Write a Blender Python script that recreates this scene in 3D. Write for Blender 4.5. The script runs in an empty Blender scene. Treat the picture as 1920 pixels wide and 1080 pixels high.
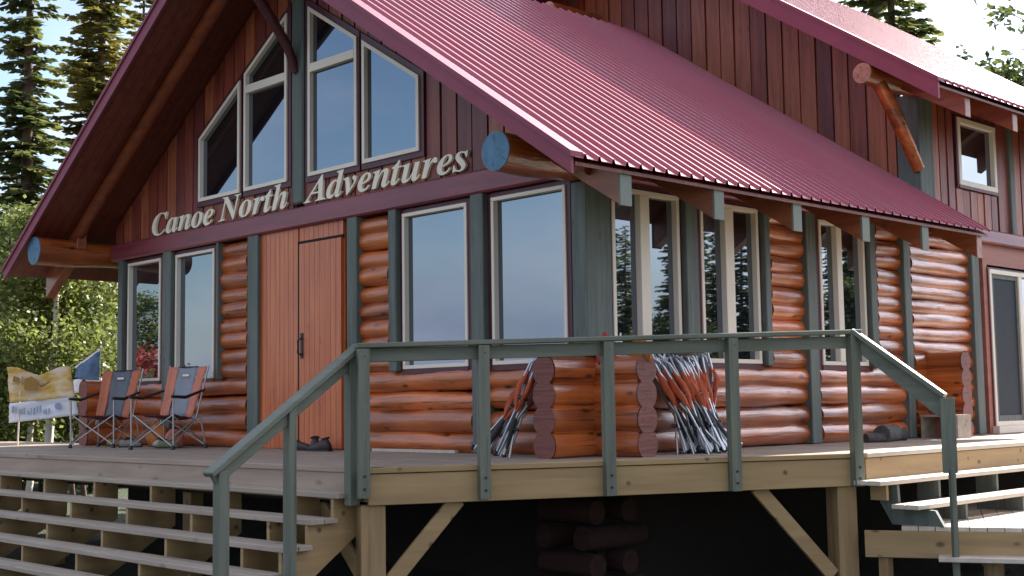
import bpy, math, random
from math import sin, cos, pi, radians, sqrt, atan2
from mathutils import Vector, Matrix, noise
random.seed(7)
S = bpy.context.scene
# ---------------------------------------------------------------- camera, sky, sun, exposure
cam_d = bpy.data.cameras.new('camera'); cam = bpy.data.objects.new('camera', cam_d); S.collection.objects.link(cam)
S.camera = cam
cam_d.sensor_width = 36.0; cam_d.lens = 36.0 * 2410.4 / 1920; cam_d.clip_end = 600; cam_d.clip_start = .05
yaw, pit, rol = -0.796708, 0.0904784, -0.014796
f = Vector((sin(yaw)*cos(pit), cos(yaw)*cos(pit), sin(pit)))
r = Vector((cos(yaw), -sin(yaw), 0)); u = r.cross(f)
r2 = r*cos(rol)+u*sin(rol); u2 = -r*sin(rol)+u*cos(rol)
M = Matrix((r2, u2, -f)).transposed().to_4x4(); M.translation = Vector((8.021, -8.860, .485))
cam.matrix_world = M

SUN_AZ = radians(-3.5); SUN_EL = radians(30.5)      # azimuth from +Y towards +X
sd = Vector((sin(SUN_AZ)*cos(SUN_EL), cos(SUN_AZ)*cos(SUN_EL), sin(SUN_EL)))
sl = bpy.data.lights.new('sun', 'SUN'); so = bpy.data.objects.new('sun', sl); S.collection.objects.link(so)
sl.energy = 5.0; sl.angle = radians(.55); sl.color = (1, .93, .82)
so.rotation_euler = sd.to_track_quat('Z', 'Y').to_euler()
so.location = (0, 0, 40)

W = bpy.data.worlds.new('World'); S.world = W; W.use_nodes = True
nt = W.node_tree; nt.nodes.clear()
N = nt.nodes.new; L = nt.links.new
out = N('ShaderNodeOutputWorld'); bg = N('ShaderNodeBackground'); sky = N('ShaderNodeTexSky')
sky.sky_type = 'NISHITA'; sky.sun_disc = False; sky.sun_elevation = SUN_EL; sky.sun_rotation = SUN_AZ; sky.air_density = 1.0; sky.dust_density = 1.2; sky.ozone_density = 1.3
bg.inputs[1].default_value = .070
tc = N('ShaderNodeTexCoord'); mp = N('ShaderNodeMapping'); mp.inputs['Scale'].default_value = (1, 1, 2.6); mp.inputs['Location'].default_value = (7.7, 7.7, 3.1)
nz = N('ShaderNodeTexNoise'); nz.inputs['Scale'].default_value = 1.15; nz.inputs['Detail'].default_value = 8; nz.inputs['Roughness'].default_value = .56
rp = N('ShaderNodeValToRGB'); rp.color_ramp.elements[0].position = .40; rp.color_ramp.elements[1].position = .57
L(tc.outputs['Generated'], mp.inputs[0]); L(mp.outputs[0], nz.inputs[0]); L(nz.outputs[0], rp.inputs[0])
# cloud brightness: thin grey undersides with brighter parts
n2 = N('ShaderNodeTexNoise'); n2.inputs['Scale'].default_value = 2.4; n2.inputs['Detail'].default_value = 6
L(mp.outputs[0], n2.inputs[0])
cr = N('ShaderNodeValToRGB'); cr.color_ramp.elements[0].position = .36; cr.color_ramp.elements[0].color = (2.3, 2.75, 3.9, 1); cr.color_ramp.elements[1].position = .68; cr.color_ramp.elements[1].color = (6.6, 6.7, 7.1, 1)
L(n2.outputs[0], cr.inputs[0])
# clouds near the sun are lit through and glow
dt = N('ShaderNodeVectorMath'); dt.operation = 'DOT_PRODUCT'; dt.inputs[1].default_value = sd; L(tc.outputs['Generated'], dt.inputs[0])
gl = N('ShaderNodeMapRange'); gl.inputs['From Min'].default_value = .66; gl.inputs['From Max'].default_value = .97; gl.inputs['To Min'].default_value = 1.0; gl.inputs['To Max'].default_value = 3.6
L(dt.outputs['Value'], gl.inputs[0])
vm = N('ShaderNodeVectorMath'); vm.operation = 'SCALE'; L(cr.outputs[0], vm.inputs[0]); L(gl.outputs[0], vm.inputs['Scale'])
cv = N('ShaderNodeMapRange'); cv.inputs['From Min'].default_value = .62; cv.inputs['From Max'].default_value = .8; cv.inputs['To Min'].default_value = 0; cv.inputs['To Max'].default_value = .9; L(dt.outputs['Value'], cv.inputs[0])
mxf = N('ShaderNodeMath'); mxf.operation = 'MAXIMUM'; L(rp.outputs[0], mxf.inputs[0]); L(cv.outputs[0], mxf.inputs[1])
mx = N('ShaderNodeMixRGB'); L(mxf.outputs[0], mx.inputs[0]); L(sky.outputs[0], mx.inputs[1]); L(vm.outputs[0], mx.inputs[2])
L(mx.outputs[0], bg.inputs[0]); L(bg.outputs[0], out.inputs[0])
S.view_settings.view_transform = 'Standard'; S.view_settings.look = 'None'; S.view_settings.exposure = 1.84; S.view_settings.gamma = 1

# ---------------------------------------------------------------- helpers
def tag(o, label=None, cat=None, group=None, kind=None):
    if label: o['label'] = label
    if cat: o['category'] = cat
    if group: o['group'] = group
    if kind: o['kind'] = kind
    return o
def empty(name, loc=(0, 0, 0), rz=0, label=None, cat=None, group=None):
    o = bpy.data.objects.new(name, None); S.collection.objects.link(o); o.location = loc; o.rotation_euler = (0, 0, rz); o.empty_display_size = .2
    return tag(o, label, cat, group)
class MB:
    def __init__(s): s.v = []; s.f = []; s.sm = []; s.mi = []; s.cur = 0
    def add(s, vs, fs, smooth=False):
        b = len(s.v); s.v += [tuple(v) for v in vs]
        for q in fs: s.f.append([b+i for i in q]); s.sm.append(smooth); s.mi.append(s.cur)
    def box(s, x0, y0, z0, x1, y1, z1):
        x0, x1 = min(x0, x1), max(x0, x1); y0, y1 = min(y0, y1), max(y0, y1); z0, z1 = min(z0, z1), max(z0, z1)
        s.add([(x0,y0,z0),(x1,y0,z0),(x1,y1,z0),(x0,y1,z0),(x0,y0,z1),(x1,y0,z1),(x1,y1,z1),(x0,y1,z1)],
              [(0,3,2,1),(4,5,6,7),(0,1,5,4),(1,2,6,5),(2,3,7,6),(3,0,4,7)])
    def bar(s, p, q, w, h, up=(0, 0, 1), bev=0):
        p = Vector(p); q = Vector(q); d = (q-p).normalized(); up = Vector(up); a = d.cross(up)
        if a.length < 1e-4: a = d.cross(Vector((1, 0, 0)))
        a.normalize(); b = a.cross(d).normalized(); a *= w/2; b *= h/2
        s.add([p-a-b, p+a-b, p+a+b, p-a+b, q-a-b, q+a-b, q+a+b, q-a+b], [(0,1,2,3),(7,6,5,4),(0,4,5,1),(1,5,6,2),(2,6,7,3),(3,7,4,0)])
    def tube(s, pts, rad, n=8, caps=True, rfun=None):
        pts = [Vector(p) for p in pts]; m = len(pts)
        rad = rad if isinstance(rad, (list, tuple)) else [rad]*m
        vs = []; ref = None
        for i, p in enumerate(pts):
            d = (pts[min(i+1, m-1)]-pts[max(i-1, 0)]).normalized()
            if ref is None: ref = Vector((0, 0, 1)) if abs(d.z) < .9 else Vector((1, 0, 0))
            a = d.cross(ref).normalized(); b = a.cross(d).normalized()
            for k in range(n):
                t = 2*pi*k/n; rr = rad[i]*(rfun(i, k) if rfun else 1)
                vs.append(p + a*cos(t)*rr + b*sin(t)*rr)
        fs = [(i*n+k, i*n+(k+1) % n, (i+1)*n+(k+1) % n, (i+1)*n+k) for i in range(m-1) for k in range(n)]
        s.add(vs, fs, True)
        if caps:
            s.add(vs[:n], [tuple(range(n))[::-1]]); s.add(vs[-n:], [tuple(range(n))])
    def prism(s, poly, ax, a, b):
        """poly: 2-D points in the plane across axis ax, extruded from a to b"""
        def P(u, w, t): return {'x': (t, u, w), 'y': (u, t, w), 'z': (u, w, t)}[ax]
        n = len(poly); vs = [P(u, w, a) for u, w in poly]+[P(u, w, b) for u, w in poly]
        s.add(vs, [tuple(range(n))[::-1], tuple(range(n, 2*n))]+[(i, (i+1) % n, n+(i+1) % n, n+i) for i in range(n)])
    def build(s, name, mat, parent=None, bevel=0, local=False, recalc=True):
        me = bpy.data.meshes.new(name)
        off = Vector((0, 0, 0))
        me.from_pydata(s.v, [], s.f)
        me.polygons.foreach_set('use_smooth', s.sm)
        mats = mat if isinstance(mat, (list, tuple)) else [mat]
        for m_ in mats: me.materials.append(m_)
        me.polygons.foreach_set('material_index', s.mi)
        me.update()
        if recalc:
            import bmesh
            bm = bmesh.new(); bm.from_mesh(me); bmesh.ops.recalc_face_normals(bm, faces=bm.faces); bm.to_mesh(me); bm.free()
        o = bpy.data.objects.new(name, me); S.collection.objects.link(o)
        if parent is not None:
            o.parent = parent
            if not local and parent.parent is None and parent.type == 'EMPTY': o.location = -Vector(parent.location)
        if bevel:
            b = o.modifiers.new('b', 'BEVEL'); b.width = bevel; b.segments = 1; b.limit_method = 'ANGLE'; b.angle_limit = radians(50)
        return o

# ---------------------------------------------------------------- materials
def mat(name):
    m = bpy.data.materials.new(name); m.use_nodes = True; t = m.node_tree
    return m, t, t.nodes['Principled BSDF']
def wood(name, c0, c1, axis='x', rough=.5, coat=0, bump=.25, streak=1.0, knots=.0, cross=9, crough=.15, big=.35, spec=.5, lines=None, cracks=0, wear=0):
    m, t, p = mat(name); n = t.nodes.new; l = t.links.new
    c = n('ShaderNodeTexCoord'); mp = n('ShaderNodeMapping')
    s = [cross, cross, cross]; s['xyz'.index(axis[0])] = cross*.07
    if len(axis) == 2: s['xyz'.index(axis[1])] = cross*.07
    mp.inputs['Scale'].default_value = s
    l(c.outputs['Object'], mp.inputs[0])
    a = n('ShaderNodeTexNoise'); a.inputs['Scale'].default_value = 1.6; a.inputs['Detail'].default_value = 8; a.inputs['Roughness'].default_value = .62; a.inputs['Distortion'].default_value = .4
    l(mp.outputs[0], a.inputs[0])
    b = n('ShaderNodeTexNoise'); b.inputs['Scale'].default_value = 1.1; b.inputs['Detail'].default_value = 4; l(c.outputs['Object'], b.inputs[0])
    mm = n('ShaderNodeMath'); mm.operation = 'MULTIPLY_ADD'; mm.inputs[1].default_value = big; l(b.outputs[0], mm.inputs[0]); l(a.outputs[0], mm.inputs[2])
    rr = n('ShaderNodeMapRange'); rr.inputs['From Min'].default_value = .36+.5*big-.14/streak; rr.inputs['From Max'].default_value = .64+.5*big+.14/streak-.1
    l(mm.outputs[0], rr.inputs[0])
    mx = n('ShaderNodeMixRGB'); mx.inputs[1].default_value = (*c0, 1); mx.inputs[2].default_value = (*c1, 1); l(rr.outputs[0], mx.inputs[0])
    col = mx.outputs[0]
    if knots:
        vo = n('ShaderNodeTexVoronoi'); vo.inputs['Scale'].default_value = 1.0
        mk = n('ShaderNodeMapping'); ks = [5.5]*3; ks['xyz'.index(axis[0])] = 2.4; mk.inputs['Scale'].default_value = ks; l(c.outputs['Object'], mk.inputs[0]); l(mk.outputs[0], vo.inputs[0])
        kr = n('ShaderNodeMapRange'); kr.inputs['From Min'].default_value = .07; kr.inputs['From Max'].default_value = .17; kr.inputs['To Min'].default_value = knots; kr.inputs['To Max'].default_value = 0; l(vo.outputs['Distance'], kr.inputs[0])
        m2 = n('ShaderNodeMixRGB'); m2.inputs[2].default_value = (*[x*.28 for x in c0], 1); l(kr.outputs[0], m2.inputs[0]); l(col, m2.inputs[1]); col = m2.outputs[0]
    if lines:   # board joints: (axis, pitch, width fraction)
        sx = n('ShaderNodeSeparateXYZ'); l(c.outputs['Object'], sx.inputs[0])
        dv = n('ShaderNodeMath'); dv.operation = 'DIVIDE'; dv.inputs[1].default_value = lines[1]; l(sx.outputs['XYZ'.index(lines[0].upper())], dv.inputs[0])
        fr = n('ShaderNodeMath'); fr.operation = 'FRACT'; l(dv.outputs[0], fr.inputs[0])
        lt = n('ShaderNodeMath'); lt.operation = 'LESS_THAN'; lt.inputs[1].default_value = lines[2]; l(fr.outputs[0], lt.inputs[0])
        fl = n('ShaderNodeMath'); fl.operation = 'FLOOR'; l(dv.outputs[0], fl.inputs[0])
        wn = n('ShaderNodeTexWhiteNoise'); wn.noise_dimensions = '1D'; l(fl.outputs[0], wn.inputs['W'])
        hv = n('ShaderNodeHueSaturation'); mr = n('ShaderNodeMapRange'); mr.inputs['To Min'].default_value = .72; mr.inputs['To Max'].default_value = 1.2; l(wn.outputs['Value'], mr.inputs[0]); l(mr.outputs[0], hv.inputs['Value']); l(col, hv.inputs['Color'])
        m3 = n('ShaderNodeMixRGB'); m3.inputs[2].default_value = (*[x*.15 for x in c0], 1); l(lt.outputs[0], m3.inputs[0]); l(hv.outputs[0], m3.inputs[1]); col = m3.outputs[0]
    if cracks:
        mc = n('ShaderNodeMapping'); cs = [26.0]*3; cs['xyz'.index(axis[0])] = .9; mc.inputs['Scale'].default_value = cs; l(c.outputs['Object'], mc.inputs[0])
        cn = n('ShaderNodeTexNoise'); cn.inputs['Scale'].default_value = 1; cn.inputs['Detail'].default_value = 3; l(mc.outputs[0], cn.inputs[0])
        c2 = n('ShaderNodeMapRange'); c2.inputs['From Min'].default_value = .60; c2.inputs['From Max'].default_value = .70; c2.inputs['To Max'].default_value = cracks; l(cn.outputs[0], c2.inputs[0])
        m4 = n('ShaderNodeMixRGB'); m4.inputs[2].default_value = (*[x*.3 for x in c0], 1); l(c2.outputs[0], m4.inputs[0]); l(col, m4.inputs[1]); col = m4.outputs[0]
    if wear:
        wn_ = n('ShaderNodeTexNoise'); wn_.inputs['Scale'].default_value = 1; wn_.inputs['Detail'].default_value = 9; wn_.inputs['Roughness'].default_value = .7
        mw = n('ShaderNodeMapping'); ws = [22.0]*3; ws['xyz'.index(axis[0])] = 5; mw.inputs['Scale'].default_value = ws; l(c.outputs['Object'], mw.inputs[0]); l(mw.outputs[0], wn_.inputs[0])
        w2 = n('ShaderNodeMapRange'); w2.inputs['From Min'].default_value = .58; w2.inputs['From Max'].default_value = .72; w2.inputs['To Max'].default_value = wear; l(wn_.outputs[0], w2.inputs[0])
        m5 = n('ShaderNodeMixRGB'); m5.inputs[2].default_value = (.26, .22, .155, 1); l(w2.outputs[0], m5.inputs[0]); l(col, m5.inputs[1]); col = m5.outputs[0]
    l(col, p.inputs['Base Color'])
    p.inputs['Roughness'].default_value = rough; p.inputs['Coat Weight'].default_value = coat; p.inputs['Coat Roughness'].default_value = crough; p.inputs['Specular IOR Level'].default_value = spec
    bp = n('ShaderNodeBump'); bp.inputs['Strength'].default_value = bump; bp.inputs['Distance'].default_value = .012; l(a.outputs[0], bp.inputs['Height']); l(bp.outputs[0], p.inputs['Normal'])
    if coat:
        b2 = n('ShaderNodeBump'); b2.inputs['Strength'].default_value = .8; b2.inputs['Distance'].default_value = .02; l(a.outputs[0], b2.inputs['Height']); l(b2.outputs[0], p.inputs['Coat Normal'])
    return m
def plain(name, c, rough=.5, metal=0, var=.15, sc=6, bump=0, coat=0, trans=0):
    m, t, p = mat(name); n = t.nodes.new; l = t.links.new
    tc = n('ShaderNodeTexCoord'); a = n('ShaderNodeTexNoise'); a.inputs['Scale'].default_value = sc; a.inputs['Detail'].default_value = 5; l(tc.outputs['Object'], a.inputs[0])
    mx = n('ShaderNodeMixRGB'); mx.inputs[1].default_value = (*[x*(1-var) for x in c], 1); mx.inputs[2].default_value = (*[min(1, x*(1+var)) for x in c], 1); l(a.outputs[0], mx.inputs[0]); l(mx.outputs[0], p.inputs['Base Color'])
    p.inputs['Roughness'].default_value = rough; p.inputs['Metallic'].default_value = metal; p.inputs['Coat Weight'].default_value = coat
    if bump:
        b = n('ShaderNodeBump'); b.inputs['Strength'].default_value = bump; b.inputs['Distance'].default_value = .02; l(a.outputs[0], b.inputs['Height']); l(b.outputs[0], p.inputs['Normal'])
    return m
LOG0, LOG1 = (.12, .018, .006), (.62, .148, .026)
m_logx = wood('varnished_log_x', LOG0, LOG1, 'x', .38, .7, .8, .8, .95, 7, .14, .7, lines=('z', .2152, -1), cracks=.75)
m_logy = wood('varnished_log_y', LOG0, LOG1, 'y', .34, 1.0, .8, .8, .95, 7, .13, .7, lines=('z', .2152, -1), cracks=.75)
m_logend = wood('log_end_brown', (.10, .022, .018), (.24, .065, .045), 'xy', .6, .1, .5, .8, 0, 22, cracks=.6)
m_blue = plain('blue_paint', (.075, .17, .27), .6, var=.45, sc=13, bump=.4)
m_beam = wood('maroon_beam', (.12, .016, .026), (.26, .040, .058), 'xy', .42, .25, .3, 1, .3, 6, .25)
m_side = wood('siding_red', (.10, .017, .011), (.30, .060, .036), 'z', .5, .12, .4, 1, .3, 9, .3)
m_side2 = wood('siding_brown', (.16, .036, .016), (.46, .125, .055), 'z', .5, .12, .4, 1, .3, 9, .3)
m_side3 = wood('siding_dark', (.07, .013, .012), (.20, .040, .034), 'z', .5, .12, .4, 1, .3, 9, .3)
m_panel = wood('panel_red', (.28, .085, .058), (.42, .145, .10), 'y', .55, 0, .2, 1, 0, 6)
m_soffit = wood('soffit_red', (.10, .018, .012), (.22, .045, .022), 'x', .5, .1, .3, 1, .2, 8, .3, lines=('y', .14, .05))
m_door = wood('door_cedar', (.40, .065, .014), (.66, .165, .040), 'z', .42, .35, .25, 1, .4, 9, .25)
m_post = wood('grey_green_stain', (.066, .076, .064), (.136, .154, .134), 'z', .6, 0, .35, 1, .3, 9, cracks=.5, wear=.35)
m_rail = wood('green_stain', (.080, .088, .066), (.160, .168, .128), 'xy', .55, 0, .35, 1, .35, 9, wear=.4)
m_railz = wood('green_stain_post', (.080, .088, .066), (.160, .168, .128), 'z', .55, 0, .35, 1, .35, 9, cracks=.5, wear=.4)
m_trim = plain('maroon_trim', (.085, .015, .026), .45, var=.2)
m_frame = plain('cream_frame', (.80, .68, .56), .4, var=.08, sc=3)
m_letter = plain('cream_letter', (.90, .79, .62), .55, var=.12, sc=8)
m_deckx = wood('deck_plank', (.22, .165, .125), (.40, .315, .245), 'x', .65, 0, .35, 1, .3, 8)
m_new = wood('new_lumber', (.24, .145, .06), (.42, .275, .13), 'xy', .6, 0, .3, .8, .85, 6)
m_newz = wood('new_lumber_post', (.22, .13, .055), (.38, .24, .115), 'z', .6, 0, .3, .8, .85, 6, cracks=.5)
m_tread = wood('tread_lumber', (.26, .20, .155), (.45, .36, .28), 'x', .6, 0, .35, 1, .45, 7)
m_tready = wood('tread_lumber_side', (.42, .34, .27), (.62, .53, .43), 'y', .6, 0, .35, 1, .45, 7)  # paler copy of the tread lumber, sunlight on the boards put into the colour
m_gray = wood('weathered_fascia', (.26, .18, .135), (.42, .31, .235), 'x', .65, 0, .35, 1, .45, 6)
m_black = plain('black_plastic', (.012, .012, .014), .45)
m_alu = plain('aluminium', (.52, .53, .56), .34, .85, .25)
m_steelg = plain('grey_tube', (.42, .42, .42), .35, .75, .1)
m_orange = plain('orange_fabric', (.50, .15, .08), .8, 0, .2, 14, .3)
m_pinkor = plain('faded_orange_fabric', (.58, .20, .13), .8, 0, .2, 14, .3)
m_greyfab = plain('grey_fabric', (.14, .145, .165), .85, 0, .15, 20, .3)
m_greyfab2 = plain('pale_grey_fabric', (.26, .27, .30), .85, 0, .15, 20, .3)
m_maroonfab = plain('maroon_fabric', (.10, .025, .03), .85, 0, .15, 20, .3)
m_stone = plain('foundation_stone', (.016, .009, .007), .9, 0, .5, 4, .6)  # near black: shade under the deck put into the foundation colour
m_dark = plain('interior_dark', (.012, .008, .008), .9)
# painted steel roofing
def roofmat():
    m, t, p = mat('maroon_steel_roof'); n = t.nodes.new; l = t.links.new
    tc = n('ShaderNodeTexCoord'); a = n('ShaderNodeTexNoise'); a.inputs['Scale'].default_value = .9; a.inputs['Detail'].default_value = 6; l(tc.outputs['Object'], a.inputs[0])
    mx = n('ShaderNodeMixRGB'); mx.inputs[1].default_value = (.29, .020, .046, 1); mx.inputs[2].default_value = (.38, .032, .070, 1); l(a.outputs[0], mx.inputs[0])
    ms_ = n('ShaderNodeMapping'); ms_.inputs['Scale'].default_value = (.5, 7, .5); l(tc.outputs['Object'], ms_.inputs[0])
    st = n('ShaderNodeTexNoise'); st.inputs['Scale'].default_value = 1; st.inputs['Detail'].default_value = 8; st.inputs['Roughness'].default_value = .65; l(ms_.outputs[0], st.inputs[0])
    sr = n('ShaderNodeMapRange'); sr.inputs['From Min'].default_value = .45; sr.inputs['From Max'].default_value = .75; sr.inputs['To Max'].default_value = .55; l(st.outputs[0], sr.inputs[0])
    fd_ = n('ShaderNodeMixRGB'); fd_.inputs[2].default_value = (.26, .085, .11, 1); l(sr.outputs[0], fd_.inputs[0]); l(mx.outputs[0], fd_.inputs[1]); l(fd_.outputs[0], p.inputs['Base Color'])
    p.inputs['Roughness'].default_value = .40; p.inputs['Metallic'].default_value = .3; p.inputs['Coat Weight'].default_value = .8; p.inputs['Coat Roughness'].default_value = .42; p.inputs['Coat IOR'].default_value = 1.6
    b = n('ShaderNodeBump'); b.inputs['Strength'].default_value = .012; b.inputs['Distance'].default_value = .05
    a2 = n('ShaderNodeTexNoise'); a2.inputs['Scale'].default_value = 2.2; a2.inputs['Detail'].default_value = 2; l(tc.outputs['Object'], a2.inputs[0]); l(a2.outputs[0], b.inputs['Height']); l(b.outputs[0], p.inputs['Normal']); l(b.outputs[0], p.inputs['Coat Normal'])
    return m
m_roof = roofmat()
def glassmat():
    m, t, p = mat('window_glass'); n = t.nodes.new; l = t.links.new
    p.inputs['Base Color'].default_value = (.010, .012, .014, 1); p.inputs['Roughness'].default_value = .015; p.inputs['IOR'].default_value = 3.2; p.inputs['Specular Tint'].default_value = (.76, .86, 1.0, 1)
    tc = n('ShaderNodeTexCoord'); a = n('ShaderNodeTexNoise'); a.inputs['Scale'].default_value = .8; a.inputs['Detail'].default_value = 1; l(tc.outputs['Object'], a.inputs[0])
    b = n('ShaderNodeBump'); b.inputs['Strength'].default_value = .02; b.inputs['Distance'].default_value = .1; l(a.outputs[0], b.inputs['Height']); l(b.outputs[0], p.inputs['Normal'])
    return m
m_glass = glassmat()
m_screen = plain('insect_screen', (.035, .04, .05), .8)

# ================================================================= THE LODGE
SL = .67; EX = .93; EZ = 2.52; RX = -4.66
def zroof(x, dz=0): return EZ + (EX - abs(x-RX) - RX)*SL + dz      # top of the lower roof at x
RZ = zroof(RX)
lodge = empty('log_lodge', (RX, 3, 0), 0, 'two storey varnished log lodge with maroon metal roofs and grey green posts', 'lodge')

def fxs(x, d): return x + d*(8.02-x)/8.86      # where an edge seen against the front wall stands on a face d in front of it
def fys(y, d): return y - d*(8.86+y)/8.02
def log_panel(mb, axis, a, b, z0, z1, c, rad=None, seed=0, out=0, pitch=.215):
    """stacked round logs along axis from a to b; c is the centre line on the other axis"""
    n = max(1, round((z1-z0)/pitch)); h = (z1-z0)/n
    for k in range(n):
        rr = h*.56*(1+.05*sin(seed*3.1+k*1.7))+(.215-h)*.18; zc = z0+h*(k+.5)
        zc += .012*sin(seed*1.3+k*2.9); tap = .07/max(1.5, abs(b-a))*.5*(1 if k % 2 else -1)
        ns = max(2, int(abs(b-a)/.10)); pts = []; rads = []
        for i in range(ns+1):
            t = a+(b-a)*i/ns
            w = noise.noise(Vector((t*1.1, k*5.3+seed, 1.7)))*.018; w2 = noise.noise(Vector((t*1.0, k*3.3+seed, 9.7)))*.024+tap*(t-(a+b)/2)*.25
            q = rr*(1+tap*(t-(a+b)/2)+.13*noise.noise(Vector((t*1.6, k*7.1+seed, 4.4)))+.05*noise.noise(Vector((t*6, k*2.1, seed))))
            pts.append((t, c+w, zc+w2) if axis == 'x' else (c+w, t, zc+w2)); rads.append(q)
        mb.tube(pts, rads, 20, True, lambda i, j: 1+.035*noise.noise(Vector((i*.33+seed, cos(j*.314)*2, sin(j*.314)*2+k*4))))

# --- wall cores (behind the logs and siding)
mb = MB()
mb.box(-9.12, .14, -.30, -.14, .26, 2.62)               # front
mb.box(-.26, .26, -.30, -.14, 12.6, 2.62)               # right side
mb.box(-9.12, .26, -.30, -9.0, 12.6, 2.62)
mb.prism([(-9.1, 2.62), (-.16, 2.62), (-.16, zroof(-.16, -.25)), (RX, zroof(RX, -.25)), (-9.1, zroof(-9.1, -.25))], 'y', .06, .2)
mb.prism([(-9.1, 2.3), (-.10, 2.3), (-.10, 4.28), (RX, 7.4), (-9.1, 4.4)], 'y', 6.42, 6.55)
mb.box(-.22, 6.55, 2.62, -.10, 12.6, 4.6)
mb.build('wall_core', m_dark, lodge)

# --- log walls, front (panels between posts)
FC = .05
front_logs = [(-9.2, -5.80, 0, .86), (-6.42, -5.80, .86, 2.6), (-3.50, -1.65, 0, .86), (-3.50, -2.99, .86, 2.6), (-1.41, -.02, 0, .86)]
for i, (a, b, z0, z1) in enumerate(front_logs):
    mb = MB(); log_panel(mb, 'x', a+.02, b+.06, z0, z1, FC+.012, seed=i*11.3, pitch=.192 if z0 > .5 else .215); mb.build('log_wall', m_logx, lodge)
# --- log walls, right side
side_logs = [(.1, 3.60, 0, .86), (2.96, 3.60, .86, 2.6), (3.86, 5.76, 0, .86), (5.19, 5.76, .86, 2.6), (6.03, 7.58, 0, 2.6)]
for i, (a, b, z0, z1) in enumerate(side_logs):
    mb = MB(); log_panel(mb, 'y', a-.06, b-.03, z0, z1, -FC-.012, seed=i*7.7+50, pitch=.172 if z1 > 1.5 else .215); mb.build('log_wall', m_logy, lodge)
# --- crossing log ends at the corners
def stub(axis, p, q, c, n, name='log_end_stack', h=.225, seed=0):
    mb = MB(); me = MB()
    for k in range(n):
        rr = h*.60*(1+.05*sin(k*2.2+seed)); zc = h*(k+.5)
        ns = 6; pts = []; rads = []
        for i in range(ns+1):
            t = p+(q-p)*i/ns; w = noise.noise(Vector((t*1.4, k*5.3+seed, 8.7)))*.012
            pts.append((t, c+w, zc) if axis == 'x' else (c+w, t, zc)); rads.append(rr*(1+.06*noise.noise(Vector((t*2, k+seed, 3)))))
        mb.tube(pts, rads, 20, False)
    e = pts[-1]; sgn = 1 if q > p else -1
    bw = h*.40
    if axis == 'x': mb.box(p, c-bw, .02, e[0]-.03*sgn, c+bw, h*n-.08)
    else: mb.box(c-bw, p, .02, c+bw, e[1]-.03*sgn, h*n-.08)
    # painted scalloped end face
    R_ = h*.60*1.0; zz = [i*h*n/(n*14)+.0 for i in range(n*14+1)]; side = []
    for z in zz:
        hw = max(math.sqrt(max(0, R_*R_-(z-h*(k+.5))**2)) for k in range(n)); side.append((max(hw, .02), z))
    poly = [(c+w_, z) for w_, z in side]+[(c-w_, z) for w_, z in side[::-1]]
    a_, b_ = (e[0] if axis == 'x' else e[1])-.012*sgn, (e[0] if axis == 'x' else e[1])+.006*sgn
    me.prism(poly, axis, min(a_, b_), max(a_, b_))
    o = mb.build(name, m_logx if axis == 'x' else m_logy, lodge)
    me.build('painted_end', m_logend, o, recalc=True)
stub('y', .30, -.60, -.04, 4, seed=1); stub('x', -.3, .60, .06, 4, seed=5)
stub('x', -.2, .50, 6.36, 5, h=.21, seed=9)
stub('x', -8.9, -9.85, .05, 4, seed=12); stub('y', .3, -.52, -9.15, 4, seed=3)

# --- posts
def post(x0, x1, y0, y1, z0, z1, m=m_post, name='wall_post'):
    mb = MB(); mb.box(x0, y0, z0, x1, y1, z1); return mb.build(name, m, lodge, bevel=.008)
for (a, b, z0) in [(-9.2, -8.98, .86), (-7.92, -7.62, 0), (-6.54, -6.42, .86), (-5.80, -5.50, 0), (-3.74, -3.50, 0), (-2.99, -2.80, .86), (-1.65, -1.41, 0)]:
    post(fxs(a, .095), fxs(b, .05), -.095, .12, z0+(.006 if not z0 else 0), 2.62)
post(-.145, .045, -.09, .262, .93, 2.56)                       # corner post
for (a, b, z0) in [(1.41, 1.66, .86), (2.78, 2.95, .86), (3.60, 3.86, 0), (4.97, 5.19, .86), (5.77, 6.02, 0), (7.60, 7.90, 0)]:
    post(-.12, .095, fys(a, .05), fys(b, .095), z0+(.006 if not z0 else 0), 2.60)

# --- beams
mb = MB(); mb.box(-9.22, -.11, 2.62, .10, .12, 2.86); mb.build('front_beam', m_beam, lodge, bevel=.02)
mb = MB(); mb.box(-.14, .12, 2.60, .13, 7.0, 2.80); mb.build('side_beam', m_beam, lodge, bevel=.02)
mb = MB(); mb.box(-.16, 7.0, 2.585, .14, 12.6, 2.77); mb.build('belly_band', m_beam, lodge, bevel=.02)
mb = MB(); mb.box(-.12, 7.90, 2.30, .05, 12.6, 2.585); mb.box(-.12, 7.90, 0, .05, 8.02, 2.30); mb.build('door_header_panel', m_panel, lodge)
mb = MB(); mb.box(-.12, 10.7, 0, .04, 12.6, 2.30); mb.build('wall_panel', m_panel, lodge)
# door sill strip under the wall, pale board at the base of the logs
mb = MB(); mb.box(-3.1, -.15, .004, -1.75, -.10, .034); mb.build('base_strip', m_tready, lodge)

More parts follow.
